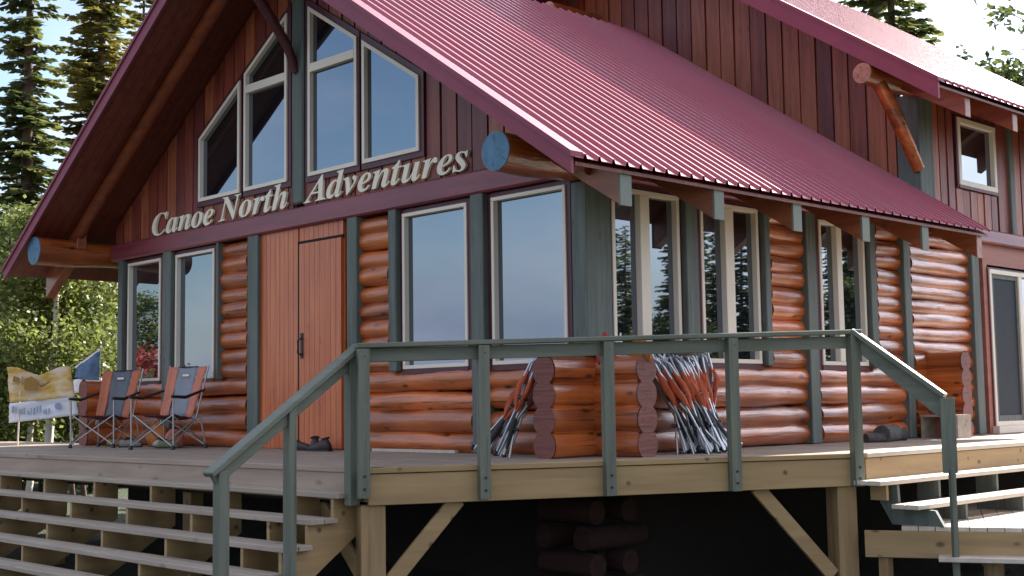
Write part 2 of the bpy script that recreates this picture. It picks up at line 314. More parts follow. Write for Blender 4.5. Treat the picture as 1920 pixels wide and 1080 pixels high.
# --- windows
def pane_obj(mbp, w): mbp.build('pane', m_glass, w)
def rect_window(axis, a, b, z0, z1, c, sgn, trim=.055, fr=.045, mull=None, name='window', sill=True, split=None):
    """axis along the wall; c = outer plane; sgn = outward direction on the other axis"""
    def bx(mb, u0, u1, w0, w1, d0, d1):
        d0, d1 = c+sgn*d0, c+sgn*d1
        if axis == 'x': mb.box(u0, d0, w0, u1, d1, w1)
        else: mb.box(d0, u0, w0, d1, u1, w1)
    F_ = MB()
    bx(F_, a, b, z0, z0+fr, -.05, .03); bx(F_, a, b, z1-fr, z1, -.05, .03)
    bx(F_, a, a+fr, z0+fr, z1-fr, -.05, .028); bx(F_, b-fr, b, z0+fr, z1-fr, -.05, .028)
    if mull: bx(F_, mull[0], mull[1], z0+fr, z1-fr, -.05, .034)
    if split: bx(F_, a+fr, b-fr, split-fr*.6, split+fr*.6, -.05, .026)
    w = F_.build(name, m_frame, lodge, bevel=.004)
    T = MB()
    bx(T, a-trim, a, z0-trim, z1+trim*.8, -.06, .012); bx(T, b, b+trim, z0-trim, z1+trim*.8, -.06, .012)
    bx(T, a, b, z0-trim, z0, -.06, .022); bx(T, a, b, z1, z1+trim*.8, -.06, .014)
    T.build('trim', m_trim, w)
    G_ = MB()
    if mull:
        bx(G_, a+fr, mull[0], z0+fr, z1-fr, -.045, -.035); bx(G_, mull[1], b-fr, z0+fr, z1-fr, -.047, -.037)
    else: bx(G_, a+fr, b-fr, z0+fr, z1-fr, -.045, -.035)
    G_.build('pane', m_glass, w)
    # dark gasket line inside the frame
    return w
ZS, ZT = .88, 2.565
for a, b in [(-8.90, -7.97), (-7.57, -6.585), (-2.745, -1.70), (-1.335, -.30)]:
    rect_window('x', fxs(a, .04), fxs(b, .04), ZS, ZT, -.015, -1, fr=.04)
for a, b, m_ in [(.33, 1.36, (.74, .88)), (1.71, 2.73, (2.12, 2.27)), (3.93, 4.92, (4.29, 4.40))]:
    rect_window('y', fys(a, .04), fys(b, .04), ZS, 2.55, .015, 1, mull=tuple(fys(q, .04) for q in m_), fr=.045)
rect_window('y', 7.27, 8.38, 3.32, 4.24, .07, 1, fr=.07, trim=.04)

# --- gable windows with slanted tops
def poly_window(pts, split=None, name='gable_window'):
    n = len(pts); P = [Vector((x, 0, z)) for x, z in pts]; cen = sum(P, Vector())/n
    def inset(d):
        res = []
        for i in range(n):
            a, b, c_ = P[i-1], P[i], P[(i+1) % n]
            d1 = (b-a).normalized(); d2 = (c_-b).normalized()
            n1 = Vector((-d1.z, 0, d1.x)); n2 = Vector((-d2.z, 0, d2.x))
            if n1.dot(cen-b) < 0: n1 = -n1
            if n2.dot(cen-b) < 0: n2 = -n2
            # intersection of offset lines
            k = 1+n1.dot(n2); res.append(b+(n1+n2)*(d/k))
        return res
    def ring(mb, A, B, y0, y1):
        for i in range(n):
            j = (i+1) % n
            q = [A[i], A[j], B[j], B[i]]
            vs = [(v.x, y0, v.z) for v in q]+[(v.x, y1, v.z) for v in q]
            mb.add(vs, [(0,1,2,3),(7,6,5,4),(0,4,5,1),(1,5,6,2),(2,6,7,3),(3,7,4,0)])
    I = inset(.045)
    F_ = MB(); ring(F_, P, I, -.105, -.02)
    if split:
        x0 = min(p.x for p in P)+.045; x1 = max(p.x for p in P)-.045; F_.box(x0, -.108, split-.055, x1, -.02, split+.045)
    w = F_.build(name, m_frame, lodge)
    T = MB(); ring(T, inset(-.065), P, -.085, -.01); T.build('trim', m_trim, w)
    G_ = MB(); I2 = [(v.x, v.z) for v in I]; G_.prism(I2, 'y', -.052, -.042); G_.build('pane', m_glass, w)
wt = lambda x: 4.02+(2.26-abs(x+4.59))*.612
Z0 = 3.2
for a, b, sp in [(-6.92, -5.93, None), (-5.83, -4.88, 4.50), (-4.44, -3.49, 4.50), (-3.39, -2.40, None)]:
    a = fxs(a, .06); b = fxs(b, .06)
    poly_window([(a, Z0), (b, Z0), (b, wt(b)), (a, wt(a))], sp)

# --- vertical board siding
def boards(axis, u0, u1, zb, zt, c, sgn, skip=None, pitch=.245, seed=0, name='board_siding'):
    mb = MB(); rnd = random.Random(seed); uu = u0
    while uu < u1-.01:
        w = pitch*(.93+.14*rnd.random()); v = min(uu+w, u1); gap = .028
        def quad(s0, s1, d0, d1):
            segs = [(zb(s0), zb(s1), zt(s0), zt(s1))]
            if skip:
                sk = skip((s0+s1)/2)
                if sk: segs = [(zb(s0), zb(s1), sk[0], sk[0]), (sk[1](s0), sk[1](s1), zt(s0), zt(s1))]
            for (b0, b1, t0, t1) in segs:
                if t0-b0 < .01 and t1-b1 < .01: continue
                pl = [(s0, b0), (s1, b1), (s1, max(b1, t1)), (s0, max(b0, t0))]
                a_, b_ = c+sgn*d0, c+sgn*d1
                mb.prism(pl, 'y' if axis == 'x' else 'x', min(a_, b_), max(a_, b_))
        th = .022+.014*rnd.random(); mb.cur = rnd.choice((0, 0, 1, 1, 2))
        quad(uu, v-gap, -.02, th); quad(v-gap, v, -.03, -.002)
        uu = v
    return mb.build(name, [m_side, m_side2, m_side3], lodge, recalc=True)
wskip = lambda x: (Z0-.062, lambda q: wt(q)+.074) if -6.89 < x < -2.27 else None
boards('x', -9.16, -4.70, lambda x: 2.87, lambda x: zroof(x, -.14), -.02, -1, wskip, seed=1)
boards('x', -4.48, .02, lambda x: 2.87, lambda x: zroof(x, -.14), -.02, -1, wskip, seed=2)
# jamb boards between the gable windows
mb = MB()
for a, b in [(-5.80, -5.76), (-3.40, -3.34)]: mb.box(min(a, b)-.0, -.075, Z0-.06, max(a, b), -.01, wt(a)+.02)
mb.build('window_mullion', m_trim, lodge)
# upper storey walls
zup = lambda x: 4.20+(.97-x)*SL if x > RX else 4.20+(.97-2*RX+x)*SL
boards('x', -9.1, .02-.26, lambda x: zroof(x, -.02) if x > -9 else 3.0, lambda x: zup(x)-.13, 6.30, -1, seed=3, pitch=.262)
boards('y', 6.62, 7.20, lambda y: 2.77, lambda y: 4.75, .03, 1, seed=4, pitch=.2)
boards('y', 7.22, 8.44, lambda y: 2.77, lambda y: 3.27, .03, 1, seed=6, pitch=.2)
boards('y', 7.22, 8.44, lambda y: 4.28, lambda y: 4.75, .03, 1, seed=7, pitch=.2)
boards('y', 8.46, 12.6, lambda y: 2.77, lambda y: 4.75, .03, 1, seed=8, pitch=.2)
mb = MB(); mb.box(-.24, 6.24, 2.95, .075, 6.62, 4.40); mb.build('upper_corner_post', m_post, lodge, bevel=.01)
mb = MB(); mb.box(-.02, 8.80, 2.77, .095, 8.93, 4.70); mb.build('upper_corner_post', m_post, lodge, bevel=.01)

m_beamd = wood('dark_maroon_wood', (.05, .008, .012), (.11, .02, .026), 'x', .5, 0, .4, 1, .5, 7)
m_rraft = wood('dark_rafter', (.09, .016, .006), (.26, .05, .012), 'x', .5, .15, .4, 1, .5, 7)  # darker log colour that carries the shade under the overhang
# --- king post, brace, ridge and plate logs
mb = MB(); mb.box(-4.70, -.10, 2.90, -4.47, .1, RZ-.3); mb.build('king_post', m_post, lodge, bevel=.02)
mb = MB(); mb.tube([(-4.60, -.10, 4.50), (-4.60, -.22, 4.80), (-4.61, -.55, 5.22), (-4.62, -1.02, 5.74)], [.05, .06, .065, .065], 12); mb.build('gable_brace', m_beamd, lodge)
def plate(x, y0, y1, z, ra, rb, endmat, name='plate_log'):
    mb = MB(); pts = []; rr = []
    for i in range(13):
        t = i/12; y = y0+(y1-y0)*t; pts.append((x+.01*sin(y*3), y, z+.008*sin(y*2.2))); rr.append(ra+(rb-ra)*min(1, t*1.0)+.006*sin(y*7))
    mb.tube(pts, rr, 24)
    o = mb.build(name, m_logy, lodge)
    e = pts[0]; mb = MB(); rg = rr[0]*.985
    n = 28; mb.add([(e[0]+cos(2*pi*k/n)*rg, e[1]-.006, e[2]+sin(2*pi*k/n)*rg) for k in range(n)]+[(e[0]+cos(2*pi*k/n)*rg, e[1]+.01, e[2]+sin(2*pi*k/n)*rg) for k in range(n)], [tuple(range(n))]+[(k, (k+1) % n, n+(k+1) % n, n+k) for k in range(n)])
    mb.cur = 1; rs = random.Random(int(abs(x*10)))
    for q in range(3):
        an = q*2.1+rs.uniform(-.9, .9); r0_, r1_ = rg*rs.uniform(.05, .5), rg*rs.uniform(.75, .97); w_ = .0025
        dx, dz = cos(an), sin(an); mb.add([(e[0]+dx*r0_, e[1]-.0075, e[2]+dz*r0_), (e[0]+dx*r1_-dz*w_, e[1]-.0075, e[2]+dz*r1_+dx*w_), (e[0]+dx*r1_+dz*w_, e[1]-.0075, e[2]+dz*r1_-dx*w_)], [(0, 1, 2)])
    mb.build('painted_end', [endmat, m_dark], o)
plate(-.10, -1.10, .9, 2.73, .185, .15, m_blue); plate(-9.40, -1.16, .9, 2.73, .205, .15, m_blue)
plate(RX, -1.12, .5, RZ-.42, .19, .17, m_blue, 'ridge_log')
plate(0.0, 5.02, 7.0, 4.47, .13, .12, m_logy, 'plate_log'); plate(-5.42, 5.15, 6.6, 6.55, .15, .15, m_logy, 'purlin_log')
mb = MB(); mb.tube([(.03, 5.36, 4.40), (.05, 5.72, 4.02), (.05, 6.24, 3.42)], [.085, .095, .08], 12); mb.build('eave_brace', m_logy, lodge)

# --- roofs
def corrugated(name, xe, ze, xr, zr, y0, y1, seed=0, pitch=.178, hh=.036):
    prof = []; y = y0; k = 0
    while y < y1:
        for dy, dz in ((0, 0), (.100, 0), (.112, hh), (.134, hh*1.0), (.148, 0)):
            if y+dy <= y1: prof.append((y+dy, dz))
        y += pitch
    prof.append((y1, 0)); ns = 14
    mb = MB(); vs = []
    for i in range(ns+1):
        t = i/ns
        for (yy, dz) in prof:
            vs.append((xe+(xr-xe)*t, yy, ze+(zr-ze)*t+dz+.003*noise.noise(Vector((t*9, yy*2.1, seed)))))
    m_ = len(prof); top = len(vs); vs += [(a, b, c_-.006) for a, b, c_ in vs]
    fs = [(i*m_+j, i*m_+j+1, (i+1)*m_+j+1, (i+1)*m_+j) for i in range(ns) for j in range(m_-1)]
    fs += [tuple(top+q for q in f_[::-1]) for f_ in fs]
    for j in range(m_-1): fs.append((j, top+j, top+j+1, j+1)); b_ = ns*m_; fs.append((b_+j, b_+j+1, top+b_+j+1, top+b_+j))
    for i in range(ns): fs.append((i*m_, (i+1)*m_, top+(i+1)*m_, top+i*m_)); e_ = m_-1; fs.append((i*m_+e_, top+i*m_+e_, top+(i+1)*m_+e_, (i+1)*m_+e_))
    mb.add(vs, fs); return mb.build(name, m_roof, lodge)
corrugated('metal_roof', EX+.02, EZ-.012, RX, RZ, -1.2, 6.28, 1)
corrugated('metal_roof', 2*RX-EX-.02, EZ-.012, RX, RZ, -1.2, 6.28, 2)
UE, UZ = .97, 4.20; URZ = UZ+(UE-RX)*SL
corrugated('metal_roof', UE+.02, UZ-.012, RX, URZ, 5.08, 13.2, 3)
corrugated('metal_roof', 2*RX-UE-.02, UZ-.012, RX, URZ, 5.08, 13.2, 4)
# soffit decks
def soffit(xe, ze, y0, y1, t0=.045, t1=.075, rx=RX, sl=SL):
    mb = MB(); s = 1 if xe > rx else -1; zr = ze+abs(xe-rx)*sl
    mb.prism([(xe-s*.02, ze-t0), (rx, zr-t0), (rx, zr-t1), (xe-s*.02, ze-t1)], 'y', y0, y1); return mb.build('soffit', m_soffit, lodge)
soffit(EX, EZ, -1.16, 6.27); soffit(2*RX-EX, EZ, -1.16, 6.27); soffit(UE, UZ, 5.12, 13.1); soffit(2*RX-UE, UZ, 5.12, 13.1)
# rake fascias with folded metal cap
m_fas = plain('maroon_fascia_metal', (.23, .036, .066), .55, .1, .2, 3)
def rake(xe, ze, y, h=.20, name='rake_fascia'):
    s = 1 if xe > RX else -1; zr = ze+abs(xe-RX)*SL
    mb = MB(); mb.prism([(xe, ze-.005), (RX, zr-.005), (RX, zr-h-.02), (xe, ze-h+.02)], 'y', y-.03, y)
    o = mb.build(name, m_fas, lodge)
    mb = MB(); mb.prism([(xe+s*.015, ze+.035), (RX, zr+.045), (RX, zr-.005), (xe+s*.015, ze-.015)], 'y', y-.05, y+.10); mb.build('rake_cap', m_fas, o)
rake(EX, EZ, -1.2, .17); rake(2*RX-EX, EZ, -1.2, .17); rake(UE, UZ, 5.08, .24); rake(2*RX-UE, UZ, 5.08, .24)
# inner rake rafter (log beam under the overhang)
for s in (1, -1):
    mb = MB(); pts = []
    for i in range(9):
        d = .35+(abs(EX-RX)-.45)*i/8; x = RX+s*(abs(EX-RX)-d); pts.append((x, -.58, zroof(x, -.20)))
    mb.tube(pts, .09, 12); mb.build('rake_rafter', m_rraft, lodge)
# rafter tails
def tail(xe, s, y, ze, endm, bodym, w=.14, h=.30, xin=-.12, hb=.30):
    x1 = xe-s*.06; x0 = xin; zt1 = ze+.06*SL-.08; zt0 = ze+abs(xe-xin)*SL-.08
    mb = MB(); mb.prism([(x1, zt1), (x1, zt1-h), (x0, zt0-hb-.06), (x0, zt0)], 'y', y-w/2, y+w/2); o = mb.build('rafter_tail', bodym, lodge, bevel=.006)
    if endm:
        mb = MB(); mb.box(x1-.001*s, y-w/2-.004, zt1-h-.006, x1+s*.022, y+w/2+.004, zt1+.0); mb.build('end_cap', endm, o)
m_tail = wood('rafter_orange', (.16, .04, .02), (.36, .10, .035), 'x', .45, .3, .3, 1, .5, 8)
m_tend = plain('grey_green_end', (.17, .185, .15), .6, var=.2)  # lighter than the post stain, light on the tail ends put into colour
for y in (-.50, .83, 2.13, 3.44, 4.74): tail(EX, 1, y, EZ, m_tend, m_tail)
tail(EX, 1, 6.12, EZ, None, m_tail)
for y in (-.55, .8, 2.1): tail(2*RX-EX, -1, y, EZ, None, m_tail, xin=2*RX+.12, h=.34)
for y in (5.9, 7.2, 8.5, 9.8, 11.1): tail(UE, 1, y, UZ, None, m_tail, h=.27)
# eave boards under the metal, and dark frieze closing wall to soffit
mb = MB(); mb.box(-.16, .1, 2.78, -.04, 6.3, zroof(-.1, -.09)); mb.build('frieze_board', m_side, lodge)
mb = MB(); mb.box(-9.16, .1, 2.6, -9.04, 6.3, zroof(-9.1, -.09)); mb.build('frieze_board', m_side, lodge)

# --- front doors (fixed leaf with transom panel and a hinged leaf)
def planks(mb, x0, x1, z0, z1, y, n):
    w = (x1-x0)/n
    for i in range(n): mb.box(x0+w*i+.003, y, z0, x0+w*(i+1)-.003, y+.04, z1)
mb = MB(); planks(mb, -5.50, -4.63, .01, 2.62, -.045, 9); planks(mb, -4.60, -3.74, 2.45, 2.62, -.045, 9)
mb.box(-5.50, -.02, 0, -3.74, .06, 2.62); fd = mb.build('door_surround', m_door, lodge)
mb = MB(); planks(mb, -4.585, -3.76, .02, 2.42, -.062, 8); dl = mb.build('door', m_door, lodge)
mb = MB(); mb.box(-4.63, -.05, .01, -4.59, -.03, 2.45); mb.box(-4.63, -.05, 2.42, -3.74, -.03, 2.455); mb.build('door_gap', m_dark, fd)
mb = MB(); mb.box(-4.55, -.072, 1.06, -4.50, -.062, 1.36); mb.tube([(-4.525, -.07, 1.10), (-4.525, -.125, 1.13), (-4.525, -.125, 1.27), (-4.525, -.07, 1.30)], .011, 8)
mb.build('handle', m_black, dl)

# --- sliding door on the right
w = rect_window('y', 8.04, 10.6, .10, 2.24, .05, 1, fr=.06, mull=(8.92, 9.02), name='sliding_door', trim=.03)
mb = MB(); mb.box(.030, 8.12, .17, .045, 8.90, 2.17); mb.build('screen', m_screen, w)
mb = MB()
for a, b, z0, z1 in ((8.11, 8.17, .16, 2.18), (8.86, 8.92, .16, 2.18), (8.17, 8.86, .16, .24), (8.17, 8.86, 2.12, 2.18)): mb.box(.046, a, z0, .062, b, z1)
mb.build('screen_frame', m_post, w)
mb = MB(); mb.box(.0, 7.98, .004, .14, 10.66, .10); mb.build('sill', m_frame, w)

# --- foundation under the deck
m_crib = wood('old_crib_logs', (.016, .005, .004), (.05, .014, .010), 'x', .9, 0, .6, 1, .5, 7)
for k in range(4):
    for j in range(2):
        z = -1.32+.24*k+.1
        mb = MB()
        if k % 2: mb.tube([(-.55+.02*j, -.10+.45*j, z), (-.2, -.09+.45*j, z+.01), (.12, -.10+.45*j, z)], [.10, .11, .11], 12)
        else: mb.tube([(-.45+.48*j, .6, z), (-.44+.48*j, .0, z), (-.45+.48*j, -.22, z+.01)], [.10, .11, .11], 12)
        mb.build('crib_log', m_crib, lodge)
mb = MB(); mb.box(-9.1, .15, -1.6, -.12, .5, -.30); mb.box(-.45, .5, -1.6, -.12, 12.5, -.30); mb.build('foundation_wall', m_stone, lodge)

# ================================================================= LETTERING
GL = {"C":[440,[[[202,-11],[166,-9],[133,-2],[104,10],[79,26],[59,47],[42,71],[30,99],[23,130],[20,165],[22,197],[27,230],[37,262],[49,294],[65,323],[83,352],[105,378],[128,401],[154,420],[196,444],[241,458],[287,463],[317,461],[350,456],[385,448],[397,446],[407,444],[417,446],[425,452],[431,463],[449,463],[420,308],[401,310],[398,349],[390,381],[377,406],[359,425],[336,436],[309,439],[278,435],[249,422],[222,401],[196,371],[173,333],[152,287],[135,237],[126,189],[122,142],[125,107],[135,77],[151,53],[173,35],[199,24],[229,20],[280,30],[326,58],[368,105],[387,91],[335,34],[273,0]]]],"a":[335,[[[53,-9],[33,-6],[16,1],[1,14],[-10,30],[-17,50],[-19,73],[-17,97],[-13,122],[-5,147],[5,172],[17,196],[32,220],[48,241],[65,260],[84,276],[112,295],[139,306],[165,310],[189,305],[205,290],[214,265],[225,303],[297,303],[241,108],[232,74],[228,56],[229,47],[233,42],[238,40],[251,46],[267,61],[285,87],[300,78],[265,30],[231,1],[197,-9],[174,-4],[160,10],[155,34],[157,52],[162,75],[145,49],[128,28],[111,12],[93,1],[74,-6]],[[93,41],[103,43],[113,48],[124,56],[134,67],[143,80],[152,95],[176,147],[192,202],[198,248],[195,266],[186,277],[172,281],[162,279],[151,273],[141,264],[130,251],[119,236],[109,219],[99,200],[91,180],[83,159],[70,115],[65,81],[68,59],[77,45]]]],"n":[357,[[[213,-9],[188,-4],[173,13],[168,41],[175,84],[197,153],[220,222],[226,246],[224,254],[220,259],[213,261],[189,253],[163,229],[136,190],[123,165],[110,137],[97,107],[86,74],[75,38],[66,0],[-14,0],[42,211],[50,240],[52,254],[49,264],[39,271],[24,273],[18,273],[17,289],[58,295],[102,302],[151,310],[116,193],[141,230],[164,259],[187,281],[209,297],[232,306],[256,310],[284,304],[301,287],[306,259],[301,226],[285,170],[248,57],[250,49],[254,45],[260,43],[279,55],[304,90],[319,80],[300,53],[282,31],[266,13],[249,1],[231,-7]]]],"o":[315,[[[96,-9],[67,-6],[42,4],[20,20],[3,41],[-7,68],[-10,98],[-8,123],[-3,147],[6,172],[17,196],[32,219],[48,241],[66,260],[86,277],[107,291],[130,301],[152,308],[175,310],[207,306],[234,297],[256,281],[272,260],[282,234],[285,203],[283,179],[278,155],[270,130],[258,106],[245,83],[228,61],[210,41],[190,24],[168,10],[145,-1],[121,-7]],[[103,13],[114,15],[124,21],[134,30],[143,43],[153,57],[162,74],[184,132],[200,191],[206,240],[202,267],[191,283],[172,288],[162,286],[151,281],[141,272],[132,260],[122,246],[113,229],[90,172],[75,111],[69,58],[73,33],[84,18]]]],"e":[269,[[[87,-9],[60,-6],[36,3],[16,19],[1,40],[-8,67],[-11,98],[-9,122],[-3,147],[6,172],[18,196],[32,219],[49,240],[68,260],[88,276],[109,290],[131,301],[154,307],[176,310],[197,308],[215,302],[230,293],[241,280],[247,265],[249,248],[244,222],[230,197],[207,174],[173,153],[131,136],[79,124],[75,88],[76,73],[80,60],[87,50],[96,42],[108,37],[122,36],[147,42],[171,62],[195,95],[214,83],[179,32],[136,1]],[[84,146],[104,152],[123,161],[140,171],[156,184],[169,197],[179,212],[187,228],[192,244],[193,260],[187,280],[171,287],[156,283],[141,272],[126,252],[110,224],[96,189]]]],"N":[468,[[[310,-11],[140,351],[68,82],[62,47],[67,30],[83,20],[109,15],[109,0],[-35,0],[-35,15],[-1,20],[7,25],[15,32],[21,41],[27,52],[32,67],[38,85],[109,355],[115,380],[116,396],[115,407],[111,417],[104,424],[94,429],[81,432],[64,435],[64,451],[197,451],[339,138],[402,369],[407,389],[408,402],[407,412],[403,420],[397,426],[388,430],[376,433],[361,435],[361,451],[505,451],[505,435],[471,429],[449,410],[433,365],[330,-11]]]],"r":[261,[[[-14,0],[42,211],[50,240],[52,254],[49,264],[39,271],[24,273],[18,273],[17,289],[58,295],[102,302],[151,310],[114,189],[144,243],[171,280],[197,302],[222,310],[243,305],[255,290],[259,265],[258,251],[255,240],[249,230],[241,223],[232,219],[220,218],[208,220],[196,227],[186,238],[180,241],[165,234],[148,212],[127,175],[116,151],[105,125],[95,97],[85,67],[75,35],[66,0]]]],"t":[185,[[[30,-9],[5,-4],[-10,12],[-15,39],[-14,52],[-11,70],[45,273],[13,273],[13,297],[58,319],[98,353],[134,398],[162,398],[134,300],[187,300],[179,273],[126,273],[77,103],[70,77],[67,56],[68,48],[72,43],[77,41],[90,47],[107,65],[128,95],[144,85],[125,56],[107,33],[88,14],[70,1],[50,-7]]]],"h":[357,[[[210,-9],[185,-4],[170,13],[165,41],[173,84],[194,153],[217,222],[223,246],[222,254],[217,259],[210,261],[185,252],[159,227],[131,185],[104,130],[81,68],[63,0],[-19,0],[82,374],[88,399],[90,411],[83,428],[58,433],[48,433],[48,451],[110,457],[187,470],[115,197],[139,232],[162,260],[184,282],[206,297],[229,307],[253,310],[281,304],[297,287],[303,259],[301,237],[294,207],[282,170],[250,75],[247,65],[246,57],[247,49],[251,45],[257,43],[269,49],[285,67],[306,98],[320,89],[284,34],[247,2]]]],"A":[420,[[[-68,0],[-68,17],[-49,20],[-30,31],[-13,48],[323,461],[342,461],[326,89],[326,79],[333,45],[354,25],[388,17],[388,0],[178,0],[178,17],[199,20],[215,28],[225,39],[231,52],[235,68],[237,87],[238,140],[97,140],[49,81],[33,56],[28,40],[32,29],[47,21],[71,17],[71,0]],[[119,168],[240,168],[247,328]]]],"d":[334,[[[55,-9],[35,-7],[17,1],[3,14],[-7,32],[-13,55],[-15,82],[-14,103],[-10,125],[-4,148],[5,170],[16,193],[29,215],[44,235],[60,255],[78,272],[107,293],[135,305],[164,310],[182,308],[198,303],[213,294],[238,381],[242,399],[243,412],[234,428],[205,433],[205,451],[271,459],[343,470],[237,83],[232,60],[230,48],[238,41],[255,52],[281,89],[297,78],[278,52],[261,30],[246,13],[231,0],[215,-7],[198,-9],[175,-4],[162,10],[157,35],[164,76],[147,50],[130,28],[113,12],[95,0],[76,-7]],[[96,42],[106,43],[117,49],[127,58],[137,70],[147,83],[156,99],[180,153],[196,208],[201,249],[199,268],[191,280],[177,283],[169,282],[159,277],[149,269],[120,231],[93,181],[74,126],[70,109],[67,93],[66,79],[75,51]]]],"v":[284,[[[48,-9],[48,26],[47,75],[47,118],[45,155],[43,186],[41,211],[38,229],[30,255],[19,270],[5,274],[-1,273],[-2,291],[97,310],[103,303],[109,284],[115,251],[119,210],[122,166],[123,118],[123,89],[160,132],[185,169],[196,188],[202,203],[204,213],[203,221],[198,231],[189,240],[181,251],[176,261],[175,271],[176,282],[180,291],[186,299],[194,305],[203,308],[214,310],[225,308],[235,304],[243,298],[249,289],[253,278],[254,265],[250,237],[237,205],[215,167],[185,125],[146,78],[97,27],[62,-9]]]],"u":[357,[[[46,-9],[18,-4],[1,13],[-5,41],[0,75],[15,130],[38,211],[46,254],[43,264],[34,271],[19,273],[13,273],[12,289],[73,298],[146,310],[81,79],[76,53],[77,46],[82,41],[89,40],[113,48],[138,72],[167,113],[194,167],[217,230],[236,301],[316,301],[279,168],[258,87],[251,57],[254,48],[261,44],[280,56],[292,70],[306,91],[321,81],[302,53],[284,31],[268,13],[251,1],[233,-7],[215,-9],[202,-8],[191,-4],[182,4],[175,14],[171,26],[169,40],[181,103],[158,68],[136,40],[114,18],[92,3],[70,-6]]]],"s":[252,[[[91,-9],[73,-8],[52,-3],[28,5],[15,7],[6,6],[-1,1],[-7,-7],[-24,-4],[-7,109],[13,105],[23,55],[46,24],[81,14],[103,18],[115,31],[120,52],[114,77],[95,106],[69,138],[57,155],[47,170],[39,185],[33,200],[29,214],[28,228],[31,250],[39,269],[53,286],[71,299],[92,306],[116,309],[134,308],[156,304],[179,298],[186,296],[192,295],[201,296],[207,300],[212,307],[230,307],[215,205],[197,207],[184,252],[163,279],[134,288],[124,287],[115,284],[107,278],[97,255],[100,240],[109,222],[124,202],[146,176],[165,149],[183,116],[190,82],[189,65],[184,50],[177,36],[168,23],[156,12],[142,3],[126,-4],[109,-8]]]]}
sign = empty('lettering_sign', (RX, -.12, 2.9), 0, 'raised cream italic letters reading Canoe North Adventures across the gable above the door', 'sign')
def word(txt, x0, x1, z, cap):
    adv = 0; lay = []
    for ch in txt:
        a, sp = GL[ch]; lay.append((adv, sp)); adv += a
    mnx = min(p[0]+o for o, sp in lay for s in sp for p in s); mxx = max(p[0]+o for o, sp in lay for s in sp for p in s)
    mh = max(p[1] for p in GL[txt[0]][1][0]); sx = (x1-x0)/(mxx-mnx); sz = cap/mh
    for o_, sp in lay:
        cu = bpy.data.curves.new('letter', 'CURVE'); cu.dimensions = '2D'; cu.fill_mode = 'BOTH'; cu.extrude = .016
        for s in sp:
            q = cu.splines.new('POLY'); q.points.add(len(s)-1); q.use_cyclic_u = True
            for i, p in enumerate(s): q.points[i].co = ((p[0]+o_-mnx)*sx, p[1]*sz, 0, 1)
        t = bpy.data.objects.new('tmp', cu); S.collection.objects.link(t); bpy.context.view_layer.update()
        me = bpy.data.meshes.new_from_object(t.evaluated_get(bpy.context.evaluated_depsgraph_get()))
        bpy.data.objects.remove(t)
        me.transform(Matrix.Translation((x0, -.072, z)) @ Matrix.Rotation(radians(90), 4, 'X'))
        me.transform(Matrix.Translation(-sign.location)); me.materials.clear(); me.materials.append(m_letter)
        o = bpy.data.objects.new('letter', me); S.collection.objects.link(o); o.parent = sign
word('Canoe', -8.06, -6.47, 2.875, .30); word('North', -6.34, -4.80, 2.885, .30); word('Adventures', -4.46, -1.57, 2.89, .30)

# ================================================================= THE DECK, STAIRS, RAILING
deck = empty('deck', (-4, -1.2, 0), 0, 'raised wooden deck with open stairs and green stained railing around the lodge', 'deck')
YF = -2.50; CH0 = Vector((-.08, -2.55)); CH1 = Vector((1.85, 1.60)); CD = (CH1-CH0).normalized(); CN = Vector((CD.y, -CD.x))
CL = (CH1-CH0).length
def ch(s, off=0): p = CH0+(CH1-CH0)*s+CN*off; return p.x, p.y
def xedge(y):
    return 1.85 if y >= 1.6 else CH0.x+(y-CH0.y)/(CH1.y-CH0.y)*(CH1.x-CH0.x)
mb = MB(); y = YF+.0; k = 0; rnd = random.Random(3)
while y < 13:
    y2 = y+.142; xl = -13.2 if y < .15 else -.3
    dz = rnd.uniform(-.002, .0015)
    mb.prism([(xl, y), (xedge(y), y), (xedge(y2-.007), y2-.007), (xl, y2-.007)], 'z', -.038+dz, 0+dz); y = y2
mb.build('decking', m_deckx, deck)
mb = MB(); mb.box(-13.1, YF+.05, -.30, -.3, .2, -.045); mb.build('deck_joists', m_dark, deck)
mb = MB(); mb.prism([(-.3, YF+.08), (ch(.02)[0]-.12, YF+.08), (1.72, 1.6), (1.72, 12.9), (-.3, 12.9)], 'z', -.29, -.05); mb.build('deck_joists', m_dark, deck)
def fascia(p, q, z0, z1, m, th=.04):
    p = Vector((p[0], p[1], 0)); q = Vector((q[0], q[1], 0)); h = (z1-z0)
    mb = MB(); mb.bar(p+Vector((0, 0, (z0+z1)/2)), q+Vector((0, 0, (z0+z1)/2)), th, h); return mb.build('fascia_board', m, deck, bevel=.004)
fascia(ch(0, -.02), ch(1, -.02), -.29, -.046, m_new)
fascia((-13.2, YF+.02), (-.1, YF+.02), -.27, -.042, m_gray)
fascia((1.83, 1.62), (1.83, 13), -.29, -.046, m_new)
# edge boards of the decking
mb = MB(); a = ch(0, .012); b = ch(1, .012); mb.bar((a[0]-CN.x*.07, a[1]-CN.y*.07, -.018), (b[0]-CN.x*.07, b[1]-CN.y*.07, -.018), .14, .044); mb.build('edge_board', m_new, deck, bevel=.004)
mb = MB(); mb.box(-13.2, YF-.015, -.042, -.06, YF+.12, .004); mb.build('edge_board', m_gray, deck, bevel=.004)
mb = MB(); mb.box(1.73, 1.62, -.040, 1.87, 13, .004); mb.build('edge_board', m_tready, deck, bevel=.004)

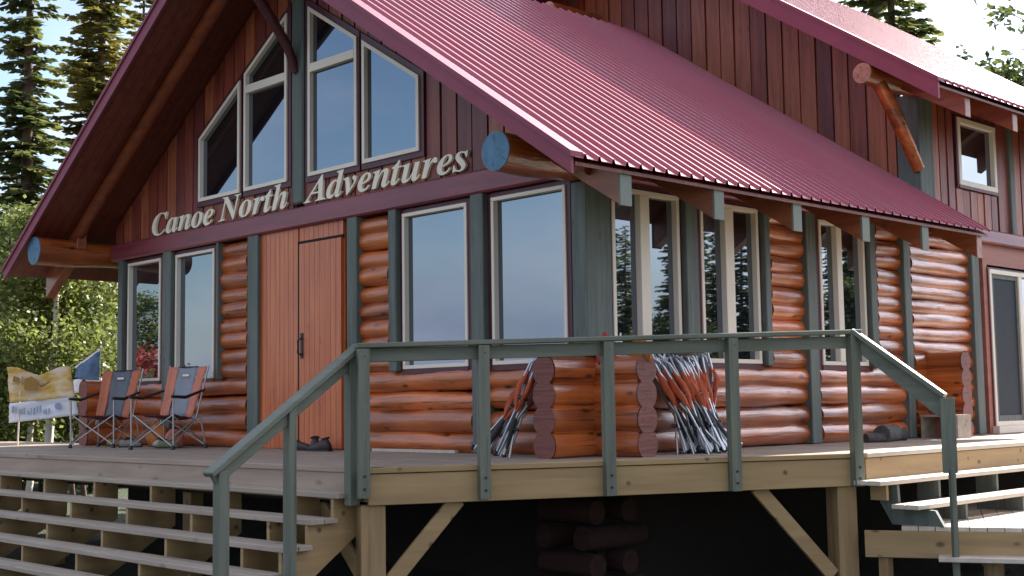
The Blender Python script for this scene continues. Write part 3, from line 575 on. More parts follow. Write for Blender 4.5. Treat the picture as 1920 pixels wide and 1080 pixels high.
# posts and braces under the deck
GZ = -1.45
def under_post(x, y, w=.19, z1=-.29, m=m_newz, rot=0):
    mb = MB(); c_, s_ = cos(rot)*w/2, sin(rot)*w/2
    P = [(x-c_+s_, y-s_-c_), (x+c_+s_, y+s_-c_), (x+c_-s_, y+s_+c_), (x-c_-s_, y-s_+c_)]
    mb.prism(P, 'z', GZ, z1); mb.build('support_post', m, deck, bevel=.008)
ra = atan2(CD.y, CD.x)
x, y = ch(.01, -.13); under_post(x, y, .20, rot=ra)
x, y = ch(.962, -.13); under_post(x, y, .20, rot=ra)
for xx in (-3.4, -6.4, -9.6, -12.6): under_post(xx, YF+.35, .15)
for yy in (4.5, 7.5, 10.5): under_post(1.6, yy, .15)
def brace(p, q, w=.13, th=.04, m=m_new):
    mb = MB(); d = Vector(q)-Vector(p); up = Vector((0, 0, 1)); mb.bar(p, q, th, w, up); mb.build('diagonal_brace', m, deck, bevel=.004)
a = ch(.165, -.08); b = ch(.02, -.08); brace((a[0], a[1], -.27), (b[0], b[1], -1.02))
a = ch(.765, -.08); b = ch(.93, -.08); brace((a[0], a[1], -.27), (b[0], b[1], -1.08))
brace((-.90, -2.42, -.30), (-.22, -2.42, -.98))
# left flight of open stairs
XE = -.27; NT = 6
for k in range(1, NT):
    z = -.19*k; y1 = YF-.245*k+.02
    mb = MB(); L_ = XE+rnd.uniform(-.02, .03)
    # two boards per tread
    mb.box(-13.2, y1, z-.042, L_, y1+.128, z); mb.box(-13.2, y1+.136, z-.042, L_, y1+.262, z-.002)
    mb.build('stair_tread', m_tread, deck, bevel=.004)
for i, xs in enumerate([-.87, -2.06, -3.22, -4.37, -5.52, -6.68, -7.83, -9.0, -10.1, -11.3, -12.4]):
    # sawtooth stringer
    pts = [(YF+.04, -.20)]
    for k in range(1, NT):
        yf = YF-.245*k+.035; pts += [(yf, -.19*(k)-.043), (yf, -.19*(k+1)-.044)]
    pts = [(YF+.04, -.19-.043)]
    for k in range(1, NT):
        yf = YF-.245*k+.035; pts += [(yf, -.19*k-.043), (yf, -.19*(k+1)-.043)]
    pts += [(YF-.245*(NT-1)+.20, -.19*NT-.12), (YF+.04, -.62)]
    mb = MB(); mb.prism(pts, 'x', xs-.02, xs+.02); mb.build('stringer', m_new, deck)
pts = [(YF+.04, -.235), (YF-.02, -.235)]
for k in range(1, NT): yf = YF-.245*k+.035; pts += [(yf, -.19*k-.043), (yf, -.19*(k+1)-.043)]
pts += [(YF-.245*(NT-1)+.20, -.19*NT-.12), (YF+.04, -.52)]
mb = MB(); mb.prism(pts, 'x', XE-.09, XE-.05); mb.build('stringer', m_new, deck)

m_darksteel = plain('dark_bolt', (.05, .045, .04), .5, .7)
# railing along the chamfer
rail = None
def rz(s): return .984+.135*s
mb = MB(); a = ch(-.022, .02); b = ch(.992, .02)
mb.bar((a[0], a[1], rz(0)-.02), (b[0], b[1], rz(1)-.02), .14, .04)
rail = mb.build('railing', m_rail, deck, bevel=.006)
mb = MB(); a = ch(-.015, .0); b = ch(.975, .0); mb.bar((a[0], a[1], rz(0)-.095), (b[0], b[1], rz(1)-.115), .038, .11); mb.build('rail_board', m_rail, rail, bevel=.004)
def rpost(s, zb, zt, w=.09, off=.045, th=.085):
    a = ch(s, off); mb = MB(); d = Vector((CD.x, CD.y, 0)); mb.bar((a[0], a[1], zb), (a[0], a[1], zt), w, th, up=(CN.x, CN.y, 0))
    mb.cur = 1
    for zz_ in (zb+.07, zb+.17):
        f0 = ch(s, off+th/2-.001); f1 = ch(s, off+th/2+.007); mb.tube([(f0[0], f0[1], zz_), (f1[0], f1[1], zz_)], .011, 8)
    for zz_ in (zt-.06, zt-.10):
        f0 = ch(s, off+th/2-.001); f1 = ch(s, off+th/2+.003); mb.tube([(f0[0]+.012*(1 if zz_ > zt-.08 else -1), f0[1], zz_), (f1[0]+.012*(1 if zz_ > zt-.08 else -1), f1[1], zz_)], .005, 6)
    return mb.build('rail_post', [m_railz, m_darksteel], rail)
for s, zb in ((-.011, -.225), (.206, -.268), (.447, -.283), (.705, -.287), (.976, -.288)): rpost(s, zb, rz(s)-.042)
# left stair rail
XR = -.21
mb = MB(); mb.box(XR-.045, -2.66, -.29, XR+.04, -2.56, .925); mb.build('rail_post', m_railz, rail, bevel=.006)
mb = MB(); mb.box(XR-.045, -3.235, -.86, XR+.045, -3.165, .50); mb.build('rail_post', m_railz, rail, bevel=.006)
mb = MB(); mb.box(XR-.045, -3.84, GZ, XR+.045, -3.75, .04); mb.build('rail_post', m_railz, rail, bevel=.006)
mb = MB(); mb.bar((XR+.02, -2.55, .975), (XR-.01, -3.90, .010), .135, .042); mb.build('stair_rail', m_rail, rail, bevel=.006)
mb = MB(); mb.bar((XR, -2.60, .86), (XR, -3.86, -.035), .038, .09); mb.build('rail_board', m_rail, rail, bevel=.004)

# right side: treads, landing, newel
for k, (xf, z, y0) in enumerate([(2.10, -.235, 1.42), (2.36, -.445, 1.60)]):
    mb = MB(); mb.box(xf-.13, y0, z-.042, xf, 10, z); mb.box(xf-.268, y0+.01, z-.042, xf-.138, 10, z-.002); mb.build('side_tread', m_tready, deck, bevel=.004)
LD = Vector((.887, .461)); LP = Vector((1.88, 1.50)); LN = Vector((LD.y, -LD.x))
def lp(t, o=0): p = LP+LD*t+LN*o; return p.x, p.y
ld = MB(); pass
# landing boards run away from the camera side, ends visible at the front edge
t = .32
while t < 3.1:
    a = lp(t, .015); b = lp(t+.136, .015); ld.prism([a, b, (b[0]-LN.x*4, b[1]-LN.y*4), (a[0]-LN.x*4, a[1]-LN.y*4)], 'z', -.675, -.637+rnd.uniform(-.002, .002)); t += .143
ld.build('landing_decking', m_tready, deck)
mb = MB(); a = lp(0); b = lp(3.2); mb.bar((a[0], a[1], -.795), (b[0], b[1], -.795), .04, .235); mb.build('landing_joist', m_new, deck, bevel=.004)
mb = MB(); a = lp(.12, -.05); mb.box(a[0]-.0, a[1]-.02, GZ, a[0]+.09, a[1]+.07, -.92); mb.build('support_post', m_newz, deck)
mb = MB(); a = lp(1.0, -.05); mb.box(a[0]-.0, a[1]-.02, GZ, a[0]+.14, a[1]+.07, -.92); mb.build('support_post', m_newz, deck)
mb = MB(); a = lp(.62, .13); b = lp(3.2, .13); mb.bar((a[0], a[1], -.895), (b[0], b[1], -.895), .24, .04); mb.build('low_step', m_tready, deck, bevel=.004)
# stringers and painted skirt between deck and landing
for yy in (2.55, 3.75, 4.95, 6.2):
    mb = MB(); mb.prism([(1.85, -.28), (2.07, -.28), (2.07, -.49), (2.33, -.49), (2.33, -.64), (1.85, -.64)], 'y', yy-.02, yy+.02); mb.build('stringer', m_post, deck)
mb = MB(); mb.prism([(1.86, -.285), (2.06, -.285), (2.07, -.48), (2.42, -.50), (2.50, -.64), (2.0, -.64), (1.86, -.40)], 'y', 1.78, 1.82); mb.build('skirt_board', m_post, deck)
mb = MB(); mb.box(1.86, 1.66, -.42, 2.02, 1.70, -.285); mb.build('ledger', m_new, deck)
mb = MB(); nx, ny = 2.62, 1.70
mb.bar((nx, ny, -.16), (nx, ny, .49), .125, .095, up=(LN.x, LN.y, 0)); mb.build('newel_post', m_railz, rail, bevel=.006)
mb = MB(); mb.bar((nx+.01, ny+.01, GZ), (nx+.01, ny+.01, -.16), .062, .06, up=(LN.x, LN.y, 0)); mb.bar((nx+.035, ny-.03, -.9), (nx+.035, ny-.03, -.12), .038, .05, up=(LN.x, LN.y, 0)); mb.build('newel_post', m_railz, rail, bevel=.006)
a = ch(.985, .05)
mb = MB(); mb.bar((a[0]-.03, a[1]-.02, rz(1)-.01), (nx-.02, ny+.0, .505), .13, .042); mb.build('stair_rail', m_rail, rail, bevel=.006)
mb = MB(); mb.bar((a[0]+.02, a[1]+.02, rz(1)-.12), (nx-.02, ny+.01, .37), .038, .15); mb.build('rail_board', m_rail, rail, bevel=.004)

# ================================================================= GROUND
def groundmat():
    m, t, p = mat('forest_floor'); n = t.nodes.new; l = t.links.new
    tc_ = n('ShaderNodeTexCoord'); a = n('ShaderNodeTexNoise'); a.inputs['Scale'].default_value = .35; a.inputs['Detail'].default_value = 9; l(tc_.outputs['Object'], a.inputs[0])
    b = n('ShaderNodeTexNoise'); b.inputs['Scale'].default_value = 14; b.inputs['Detail'].default_value = 6; l(tc_.outputs['Object'], b.inputs[0])
    r_ = n('ShaderNodeValToRGB'); e = r_.color_ramp.elements; e[0].position = .38; e[0].color = (.055, .042, .026, 1); e[1].position = .58; e[1].color = (.05, .075, .022, 1); l(a.outputs[0], r_.inputs[0])
    mx_ = n('ShaderNodeMixRGB'); mx_.blend_type = 'MULTIPLY'; mx_.inputs[0].default_value = .8; l(r_.outputs[0], mx_.inputs[1]); l(b.outputs[0], mx_.inputs[2]); l(mx_.outputs[0], p.inputs['Base Color']); p.inputs['Roughness'].default_value = .95
    bb = n('ShaderNodeBump'); bb.inputs['Strength'].default_value = .8; bb.inputs['Distance'].default_value = .1; l(b.outputs[0], bb.inputs['Height']); l(bb.outputs[0], p.inputs['Normal'])
    return m
mb = MB(); gx = [-260, -120, -70, -50]+list(range(-40, 41, 2))+[50, 70, 120, 260]; gy = gx
def gh(x, y): return -1.25+.10*noise.noise(Vector((x*.13, y*.13, 2)))+.04*noise.noise(Vector((x*.6, y*.6, 5)))
vs = [(x, y, gh(x, y)) for x in gx for y in gy]; n_ = len(gy)
mb.add(vs, [(i*n_+j, (i+1)*n_+j, (i+1)*n_+j+1, i*n_+j+1) for i in range(len(gx)-1) for j in range(n_-1)], True)
tag(mb.build('ground', groundmat()), kind='structure')

# ================================================================= THINGS ON THE DECK
def LB(mb, name, m, t, bevel=0): return mb.build(name, m, t, bevel=bevel, local=True)
def cloth(mb, corners, nu, nv, sag=0, wr=.008, seed=0, th=.006):
    """a thin cloth panel between four corners with slack and small wrinkles"""
    a, b, c_, d = [Vector(p) for p in corners]; n0 = (b-a).cross(d-a).normalized(); vs = []
    for i in range(nu+1):
        for j in range(nv+1):
            s, t = i/nu, j/nv; p = a*(1-s)*(1-t)+b*s*(1-t)+c_*s*t+d*(1-s)*t
            p = p+n0*(sag*4*s*(1-s)*(.4+.6*4*t*(1-t))+wr*noise.noise(Vector((s*4+seed, t*4, seed*2.3)))*2); vs.append(p)
    m_ = nv+1; k = len(vs); vs += [v-n0*th for v in vs]
    fs = [(i*m_+j, (i+1)*m_+j, (i+1)*m_+j+1, i*m_+j+1) for i in range(nu) for j in range(nv)]
    fs += [tuple(k+q for q in f_[::-1]) for f_ in fs]
    for i in range(nu): fs += [(i*m_, k+i*m_, k+(i+1)*m_, (i+1)*m_), (i*m_+nv, (i+1)*m_+nv, k+(i+1)*m_+nv, k+i*m_+nv)]
    for j in range(nv): fs += [(j, j+1, k+j+1, k+j), (nu*m_+j, k+nu*m_+j, k+nu*m_+j+1, nu*m_+j+1)]
    mb.add(vs, fs, True)
def camp_chair(loc, rz, label, m_c, m_s, group):
    """local frame: faces -y, width along x"""
    t = empty('camping_chair', loc, rz, label, 'camping chair', group)
    w = .30
    mb = MB(); cloth(mb, [(-w+.02, -.20, .43), (w-.02, -.20, .43), (w-.06, .22, .37), (-w+.06, .22, .37)], 8, 8, -.03, seed=1); LB(mb, 'seat', m_maroonfab, t)
    mb = MB(); cloth(mb, [(-.135, .19, .40), (.135, .19, .40), (.15, .40, 1.02), (-.15, .40, 1.02)], 6, 10, -.02, seed=2); bk = LB(mb, 'backrest', m_c, t)
    mb = MB(); mb.prism([(-.045, .90), (.045, .90), (.05, .925), (-.05, .925)], 'y', .338, .342)
    # small woven mark near the top
    mb = MB(); mb.add([(-.05, .346, .905), (.05, .346, .905), (.05, .354, .93), (-.05, .354, .93)], [(0, 1, 2, 3)]); LB(mb, 'mark', m_frame, bk)
    for s in (-1, 1):
        mb = MB(); q = [(s*.138, .19, .40), (s*(w-.045), .16, .37), (s*(w+.0), .40, 1.03), (s*.152, .40, 1.02)]
        cloth(mb, q, 5, 10, .015, .012, seed=4+s); LB(mb, 'side_panel', m_s, t)
        mb = MB(); mb.tube([(s*(w-.03), .20, .30), (s*(w+.01), .42, 1.04)], .011, 8); LB(mb, 'back_tube', m_steelg, t)
        mb = MB(); mb.tube([(s*(w+.03), -.26, .03), (s*(w+.03), -.27, .62)], .011, 8); LB(mb, 'leg', m_steelg, t)
        mb = MB(); mb.tube([(s*(w+.03), .34, .03), (s*(w-.01), .28, .42)], .011, 8); LB(mb, 'leg', m_steelg, t)
        mb = MB(); mb.tube([(s*(w+.03), -.30, .645), (s*(w+.035), -.05, .635), (s*(w+.02), .33, .73)], [.018, .022, .014], 8); LB(mb, 'armrest', m_black, t)
        # crossed struts at front, back and side
        mb = MB(); mb.tube([(-s*(w+.02), -.27+.012*s, .05), (s*(w+.01), -.25+.012*s, .43)], .009, 8); LB(mb, 'cross_strut', m_steelg, t)
        mb = MB(); mb.tube([(-s*(w+.02), .34+.012*s, .05), (s*(w-.03), .24+.012*s, .40)], .009, 8); LB(mb, 'cross_strut', m_steelg, t)
        mb = MB(); mb.tube([(s*(w+.035), -.27, .05), (s*(w+.0), .24, .40)], .009, 8); mb.tube([(s*(w+.035), .34, .05), (s*(w+.0), -.25, .42)], .009, 8); LB(mb, 'side_strut', m_steelg, t)
        for yy in (-.27, .34):
            mb = MB(); mb.tube([(s*(w+.03), yy, .0), (s*(w+.03), yy, .025), (s*(w+.03), yy, .05)], [.028, .028, .015], 10); LB(mb, 'foot', m_black, t)
    mb = MB(); mb.tube([(-.16, .403, 1.025), (.16, .403, 1.025)], .008, 6); LB(mb, 'top_hem', m_black, t)
    return t
GC = 'camping chairs standing open beside the left windows'
camp_chair((-8.08, -.74, 0), radians(28), 'open camping chair with dark blue grey backrest and bright orange sides, nearer the banner', m_greyfab, m_orange, GC)
camp_chair((-6.48, -.72, 0), radians(20), 'open camping chair with pale grey backrest and faded orange sides, nearer the door', m_greyfab2, m_pinkor, GC)

# banner on thin legs at the far end of the deck
def bannermat():
    m, t, p = mat('banner_cloth'); n = t.nodes.new; l = t.links.new
    tc_ = n('ShaderNodeTexCoord'); a = n('ShaderNodeTexNoise'); a.inputs['Scale'].default_value = 3.1; a.inputs['Detail'].default_value = 3; l(tc_.outputs['Object'], a.inputs[0])
    r_ = n('ShaderNodeValToRGB'); e = r_.color_ramp.elements; e[0].position = .42; e[0].color = (.66, .40, .09, 1); e[1].position = .60; e[1].color = (.74, .60, .44, 1); e2 = e.new(.34); e2.color = (.50, .28, .07, 1)
    mp_ = n('ShaderNodeMapping'); mp_.inputs['Scale'].default_value = (1, 1, 2.5); l(tc_.outputs['Object'], mp_.inputs[0]); l(mp_.outputs[0], a.inputs[0])
    l(a.outputs[0], r_.inputs[0]); l(r_.outputs[0], p.inputs['Base Color']); p.inputs['Roughness'].default_value = .8
    return m
m_ban = bannermat(); m_white = plain('banner_white', (.76, .76, .78), .8, var=.08); m_blueink = plain('blue_ink', (.30, .34, .48), .7)
t = empty('banner_stand', (-9.90, -.80, 0), radians(44), 'crumpled yellow and white banner sagging on two thin poles at the left deck end', 'banner')
mb = MB(); cloth(mb, [(-.44, 0, .62), (.50, 0, .68), (.42, 0, 1.13), (-.50, 0, 1.13)], 12, 8, -.05, .03, 5); up_ = mb
# scalloped top: pull the middle down
up_.v = [(x, y, z-(.13*max(0, 1-abs(x+.05)/.33) if z > .95 else 0)) for x, y, z in up_.v]
LB(up_, 'banner_top', m_ban, t)
mb = MB(); cloth(mb, [(-.46, -.01, .33), (.56, -.01, .43), (.50, -.01, .69), (-.44, -.01, .61)], 12, 6, -.04, .02, 8); lw = LB(mb, 'banner_bottom', m_white, t)
mb = MB(); rnd = random.Random(5)
for i in range(13):
    x = -.40+.045*i+rnd.uniform(-.01, .01); z = .44+.04*rnd.random(); mb.box(x, -.040, z, x+.016+.014*rnd.random(), -.034, z+.05+.05*rnd.random())
ringp = [(.27+.05*cos(2*pi*k/14), .56+.05*sin(2*pi*k/14)) for k in range(14)]; mb.prism(ringp, 'y', -.046, -.040)
LB(mb, 'printing', m_blueink, lw)
mb = MB(); mb.prism([(-.22, .80), (-.05, .78), (-.02, .92), (-.12, .99), (-.22, .95)], 'y', -.050, -.044); mb.prism([(-.40, .92), (-.28, .90), (-.30, .97), (-.38, 1.0)], 'y', -.040, -.034)
LB(mb, 'printing', plain('ochre_ink', (.34, .18, .04), .8), bpy.data.objects['banner_top'])
for x0, x1 in ((-.30, -.33), (.36, .47)):
    mb = MB(); mb.tube([(x0, .02, 1.02), (x1, .02, .0)], .012, 8); LB(mb, 'pole', m_frame, t)
# blue and white pennant behind it
m_bl = plain('pennant_blue', (.10, .17, .28), .8, 0, .6, 9); 
t = empty('pennant', (-11.05, .50, .42), radians(35), 'blue and pale triangular cloth hung behind the banner among the trees', 'flag'); t.scale = (.62, .62, .62)
mb = MB(); cloth(mb, [(-.42, 0, .98), (.24, 0, .70), (.26, 0, 1.62), (-.34, 0, 1.22)], 9, 9, .05, .03, 3); LB(mb, 'cloth', m_bl, t)
mb = MB(); mb.bar((-.40, -.01, 1.20), (.27, -.01, 1.64), .012, .05); LB(mb, 'hem', m_white, t)
mb = MB(); mb.tube([(.29, 0, -.67), (.29, 0, 1.68)], .014, 8); LB(mb, 'pole', m_steelg, t)
mb = MB(); cloth(mb, [(-.50, .1, .55), (.0, .1, .60), (.0, .1, .95), (-.50, .1, .90)], 5, 5, .03, .02, 9); LB(mb, 'lower_cloth', m_white, t)

# things stowed under and behind the chairs
def blob(name, loc, size, m, label, cat, seed=0, rz=0, group=None, amp=.18):
    import bmesh
    bm = bmesh.new(); bmesh.ops.create_icosphere(bm, subdivisions=3, radius=1)
    for v in bm.verts:
        d = 1+amp*noise.noise(v.co*1.6+Vector((seed, 0, 0)))*2
        v.co = Vector((v.co.x*size[0]*d, v.co.y*size[1]*d, max(-.62*size[2], v.co.z*size[2]*d)))
    for f_ in bm.faces: f_.smooth = True
    me = bpy.data.meshes.new(name); bm.to_mesh(me); bm.free(); me.materials.append(m)
    t = empty(name, loc, rz, label, cat, group)
    o = bpy.data.objects.new('body', me); S.collection.objects.link(o); o.parent = t; o.location = (0, 0, .62*size[2]); return t
m_red = plain('red_fabric', (.38, .03, .03), .7, 0, .2, 8, .3); m_darkgrey = plain('dark_rubber', (.03, .032, .035), .7, 0, .3, 12, .3)
m_boot = plain('boot_leather', (.045, .03, .026), .6, 0, .4, 16, .3); m_yel = plain('orange_sack', (.42, .13, .02), .75, 0, .25, 9, .3)
t = blob('stuff_sack', (-7.43, -.30, 0), (.17, .14, .20), m_yel, 'orange brown stuff sack slumped on the deck between the two open chairs', 'bag', 2)
mb = MB(); mb.tube([(0, 0, .22), (.01, 0, .30), (.03, .01, .33)], [.05, .03, .045], 8); LB(mb, 'drawstring_neck', m_yel, t)
t = blob('float_ball', (-6.92, -.36, 0), (.13, .13, .15), m_pinkor, 'faded red float lying under the chair nearer the door', 'float', 6, amp=.03)
mb = MB(); mb.tube([(0, 0, .20), (0, 0, .26)], [.03, .02], 8); LB(mb, 'valve', m_black, t)
def shoe(loc, rz, label, group, m=m_boot, h=.09):
    t = empty('shoe', loc, rz, label, 'shoe', group)
    prof = [(-.13, .0, .045, .07), (-.09, .0, .055, h+.02), (-.03, 0, .052, h), (.04, 0, .050, .075), (.10, 0, .052, .055), (.145, 0, .035, .035)]
    mb = MB(); vs = []
    for (x, y, w_, h_) in prof:
        for k in range(9): a = pi*k/8; vs.append((x, y+w_*cos(a), .018+max(0, sin(a))**.7*h_))
    fs = [(i*9+k, (i+1)*9+k, (i+1)*9+k+1, i*9+k+1) for i in range(5) for k in range(8)]+[tuple(range(9)), tuple(range(45, 54))[::-1]]+[(i*9, i*9+8, (i+1)*9+8, (i+1)*9) for i in range(5)]
    mb.add(vs, fs, True); LB(mb, 'upper', m, t)
    mb = MB(); mb.prism([(-.14, -.05), (-.02, -.046), (.08, -.056), (.15, -.025), (.15, .025), (.08, .056), (-.02, .046), (-.14, .05)], 'z', .0, .02); LB(mb, 'sole', m_darkgrey, t)
    mb = MB(); mb.tube([(-.10, -.035, h+.03), (-.06, -.045, h+.015), (-.02, 0, h+.02), (-.06, .045, h+.015), (-.10, .035, h+.03), (-.115, 0, h+.035), (-.10, -.035, h+.03)], .009, 6); LB(mb, 'collar', m_darkgrey, t)
    return t
GS = 'shoes left on the deck by the door'
shoe((-4.16, -.33, 0), radians(20), 'dark brown shoe on its own left of the pair in front of the door', GS)
shoe((-3.95, -.30, 0), radians(150), 'dark brown shoe of the pair by the door, toe pointing left', GS, h=.13)
shoe((-3.76, -.36, 0), radians(200), 'dark brown shoe touching the green post by the door', GS, h=.12)
GS2 = 'shoes under the camping chairs'
for (x, y, a, lab, m__) in [(-8.35, -.42, 30, 'tan shoe under the left camping chair', plain('tan_leather', (.36, .20, .09), .7)), (-8.02, -.36, 110, 'black boot behind the left camping chair', m_darkgrey), (-7.60, -.62, 60, 'grey shoe in front of the orange brown sack', plain('grey_shoe', (.24, .22, .2), .7)),
                            (-7.25, -.40, 170, 'pale shoe right of the orange brown sack', plain('pale_shoe', (.45, .40, .30), .7)), (-6.75, -.55, 40, 'dull green shoe beside the faded red float', plain('green_shoe', (.20, .22, .10), .7))]:
    shoe((x, y, 0), radians(a), lab, GS2, m__)

# ---------------- folded camping chairs leaning in bundles
m_orf = plain('orange_chair_fabric', (.48, .095, .035), .75, 0, .25, 11, .4)
def folded_chair_mesh(seed):
    """upright bundle, base at origin, standing along +z, flat against +y"""
    rnd = random.Random(seed); H = 1.02; parts = []
    fr = MB()
    for k in range(4):
        x0 = -.085+.057*k+rnd.uniform(-.01, .01); x1 = .085-.057*k+rnd.uniform(-.015, .015); y0 = rnd.uniform(-.04, .04)
        fr.tube([(x0*1.25, y0, .02), (x1*.9, y0*.5, .56)], .0115, 8)
    for k in range(3):
        x0 = -.06+.06*k; fr.tube([(x0, -.045+.03*k, .03), (x0*.5+rnd.uniform(-.02, .02), -.03+.02*k, .60), (x0*1.3, .01, .90), (x0*1.3+.02, .03, H)], .011, 8)
    # curved arm loops at the top
    for s in (-1, 1): fr.tube([(s*.03, -.03, .62), (s*.05, -.05, .80), (s*.045, -.04, .93), (s*.02, .0, 1.0), (s*.0, .03, .98)], .012, 8)
    fa = MB()
    for s in (-1, 1):
        pts = [(s*.012, -.035, .46), (s*.04, -.05, .58), (s*.065, -.05, .70), (s*.04, -.03, .85)]
        fa.tube(pts, [.010, .026, .034, .020], 9, True, lambda i, k: 1+1.0*noise.noise(Vector((i*1.7+seed, k*1.3, s))))
    gf = MB(); gf.tube([(0, .02, .48), (.01, .03, .66), (0, .02, .84), (.01, .02, .96)], [.02, .05, .055, .03], 9, True, lambda i, k: 1+.4*noise.noise(Vector((i*1.7+seed*2, k*1.3, 3))))
    hb = MB(); hb.tube([(-.07, -.02, .60), (.0, -.06, .60), (.07, -.02, .61)], .019, 8)
    hb2 = MB(); hb2.tube([(-.075, -.0, .28), (.0, -.04, .29), (.075, -.0, .31)], .014, 6)
    sk = MB(); sk.tube([(.03, -.02, .10), (.01, -.03, .30), (-.01, -.02, .46)], [.012, .03, .02], 7, True, lambda i, k: 1+.6*noise.noise(Vector((i*1.3+seed, k*1.7, 5))))
    ft = MB()
    for k in range(4): x0 = (-.085+.057*k)*1.25; ft.tube([(x0, 0+.02*((k % 2)*2-1), 0), (x0, .02*((k % 2)*2-1), .035)], .02, 8)
    return [('frame', fr, m_alu), ('fabric', fa, m_orf), ('inner_fabric', gf, m_greyfab), ('upper_joint', hb, m_black), ('lower_joint', hb2, m_black), ('carry_strap', sk, m_darkgrey), ('feet', ft, m_black)]
PR = {}
def folded_chair(loc, rz, lean, roll, label, group, var):
    t = empty('folded_chair', loc, 0, label, 'folded chair', group)
    t.rotation_mode = 'QUATERNION'
    R_ = Matrix.Rotation(rz, 4, 'Z') @ Matrix.Rotation(roll, 4, 'Y') @ Matrix.Rotation(-lean, 4, 'X'); t.rotation_quaternion = R_.to_quaternion()
    if var not in PR: PR[var] = [LB(mb, n_, m__, t) for n_, mb, m__ in folded_chair_mesh(var)]
    else:
        for o in PR[var]:
            c_ = o.copy(); S.collection.objects.link(c_); c_.parent = t
    return t
GF = 'folded camping chairs leaning along the right wall'
labs = ['folded orange and aluminium chair pressed against the corner log ends', 'second folded chair from the corner log ends, crossed tubes low down', 'third folded chair from the corner log ends', 'folded chair in the middle of the leaning row',
        'folded chair just right of the middle of the leaning row', 'folded chair third from the right end of the leaning row', 'folded chair second from the right end of the leaning row', 'last folded chair at the right end of the leaning row, half behind the rail post']
for i, lab in enumerate(labs):
    folded_chair((.43+.03*sin(i*2), .84+.085*i, 0), radians(90)+.25*sin(i*1.9), radians(14+3*sin(i)), radians(-9-11*sin(i*1.9)), lab, GF, 1+i % 3)
for i in range(3):
    folded_chair((.62+.02*sin(i*3), .98+.17*i, 0), radians(90)+.3*sin(i*2.4), radians(20+2*sin(i*2)), radians(-20+9*sin(i*2)),
                 ['front layer folded chair nearest the corner log ends, leaning on the row behind', 'front layer folded chair in the middle, silver tubes splayed', 'front layer folded chair furthest from the corner log ends'][i], 'front layer of folded camping chairs', 2+i % 2)
GF2 = 'folded camping chairs left of the corner log ends'
folded_chair((-1.10, -.42, 0), radians(0), radians(12), radians(40), 'folded chair leaning steeply with its silver legs far out to the left of the corner', GF2, 1)
folded_chair((-1.02, -.30, 0), radians(0), radians(8), radians(36), 'folded chair behind the steeply leaning one left of the corner', GF2, 2)
folded_chair((-.66, -.52, 0), radians(-10), radians(8), radians(24), 'folded chair with black feet tucked beside the corner log ends', GF2, 3)

# small gear on top of the corner logs, just above the rail
def ontop(name, x, y, size, m, label, cat, seed, z=.905):
    t = blob(name, (x, y, z), size, m, label, cat, seed); mb = MB(); mb.tube([(0, 0, size[2]*1.45), (.01, 0, size[2]*1.9)], [size[0]*.3, size[0]*.22], 8); LB(mb, 'neck', m, t)
ontop('dry_bag', .15, .02, (.10, .08, .16), m_red, 'bright red dry bag on top of the corner log ends', 'bag', 3, .83)
ontop('bottle', .30, .06, (.035, .035, .15), m_white, 'small white bottle on the corner logs beside the red dry bag', 'bottle', 5, .84)
ontop('bundle', .50, .10, (.13, .09, .13), m_yel, 'brown and orange bundle on top of the corner log ends, right of the white bottle', 'bundle', 8, .84)
ontop('grey_hat', .35, .95, (.15, .12, .07), plain('grey_felt', (.20, .19, .19), .9), 'grey hat on the folded chairs, just above the rail', 'hat', 11, .93)

# firewood and stones beside the wall on the right
def logpiece(loc, rz, ln, r_, label, split=False, tilt=0):
    t = empty('firewood', loc, rz, label, 'firewood', 'firewood by the right wall')
    mb = MB(); mb.tube([(-ln/2+ln*i/6, 0, r_*.9+tilt*i/6) for i in range(7)], [r_*(1+.06*sin(i*2.2)) for i in range(7)], 12, True, lambda i, k: 1+.14*noise.noise(Vector((i*.9, k*1.1, ln*9)))); LB(mb, 'bark', m_bark, t)
    mb = MB(); rr = r_*.86; mb.add([(ln/2+.006, rr*cos(2*pi*k/12), r_*.9+tilt+rr*sin(2*pi*k/12)) for k in range(12)], [tuple(range(12))]); LB(mb, 'cut_end', m_new, t)
m_bark = plain('bark', (.085, .072, .065), .95, 0, .5, 13, 1.0)
logpiece((.42, 4.55, 0), radians(100), .40, .10, 'thick grey barked log with a pale cut end lying by the wall')
logpiece((.42, 4.25, 0), radians(70), .24, .055, 'small grey log in front of the thick barked log')
logpiece((.34, 4.86, 0), radians(60), .24, .08, 'short barked piece lying beyond the thick log')
# wooden step box at the second stack of log ends
t = empty('wooden_box', (.40, 5.98, 0), 0, 'plain wooden step box standing against the second stack of log ends', 'box')
mb = MB(); mb.box(-.24, -.18, .26, .24, .18, .285); LB(mb, 'top', m_tread, t)
for s in (-1, 1):
    mb = MB(); mb.box(s*.228-.012, -.17, 0, s*.228+.012, .17, .26); LB(mb, 'side', m_tread, t)
mb = MB(); mb.box(-.216, .145, .0, .216, .17, .26); LB(mb, 'back', m_panel, t)

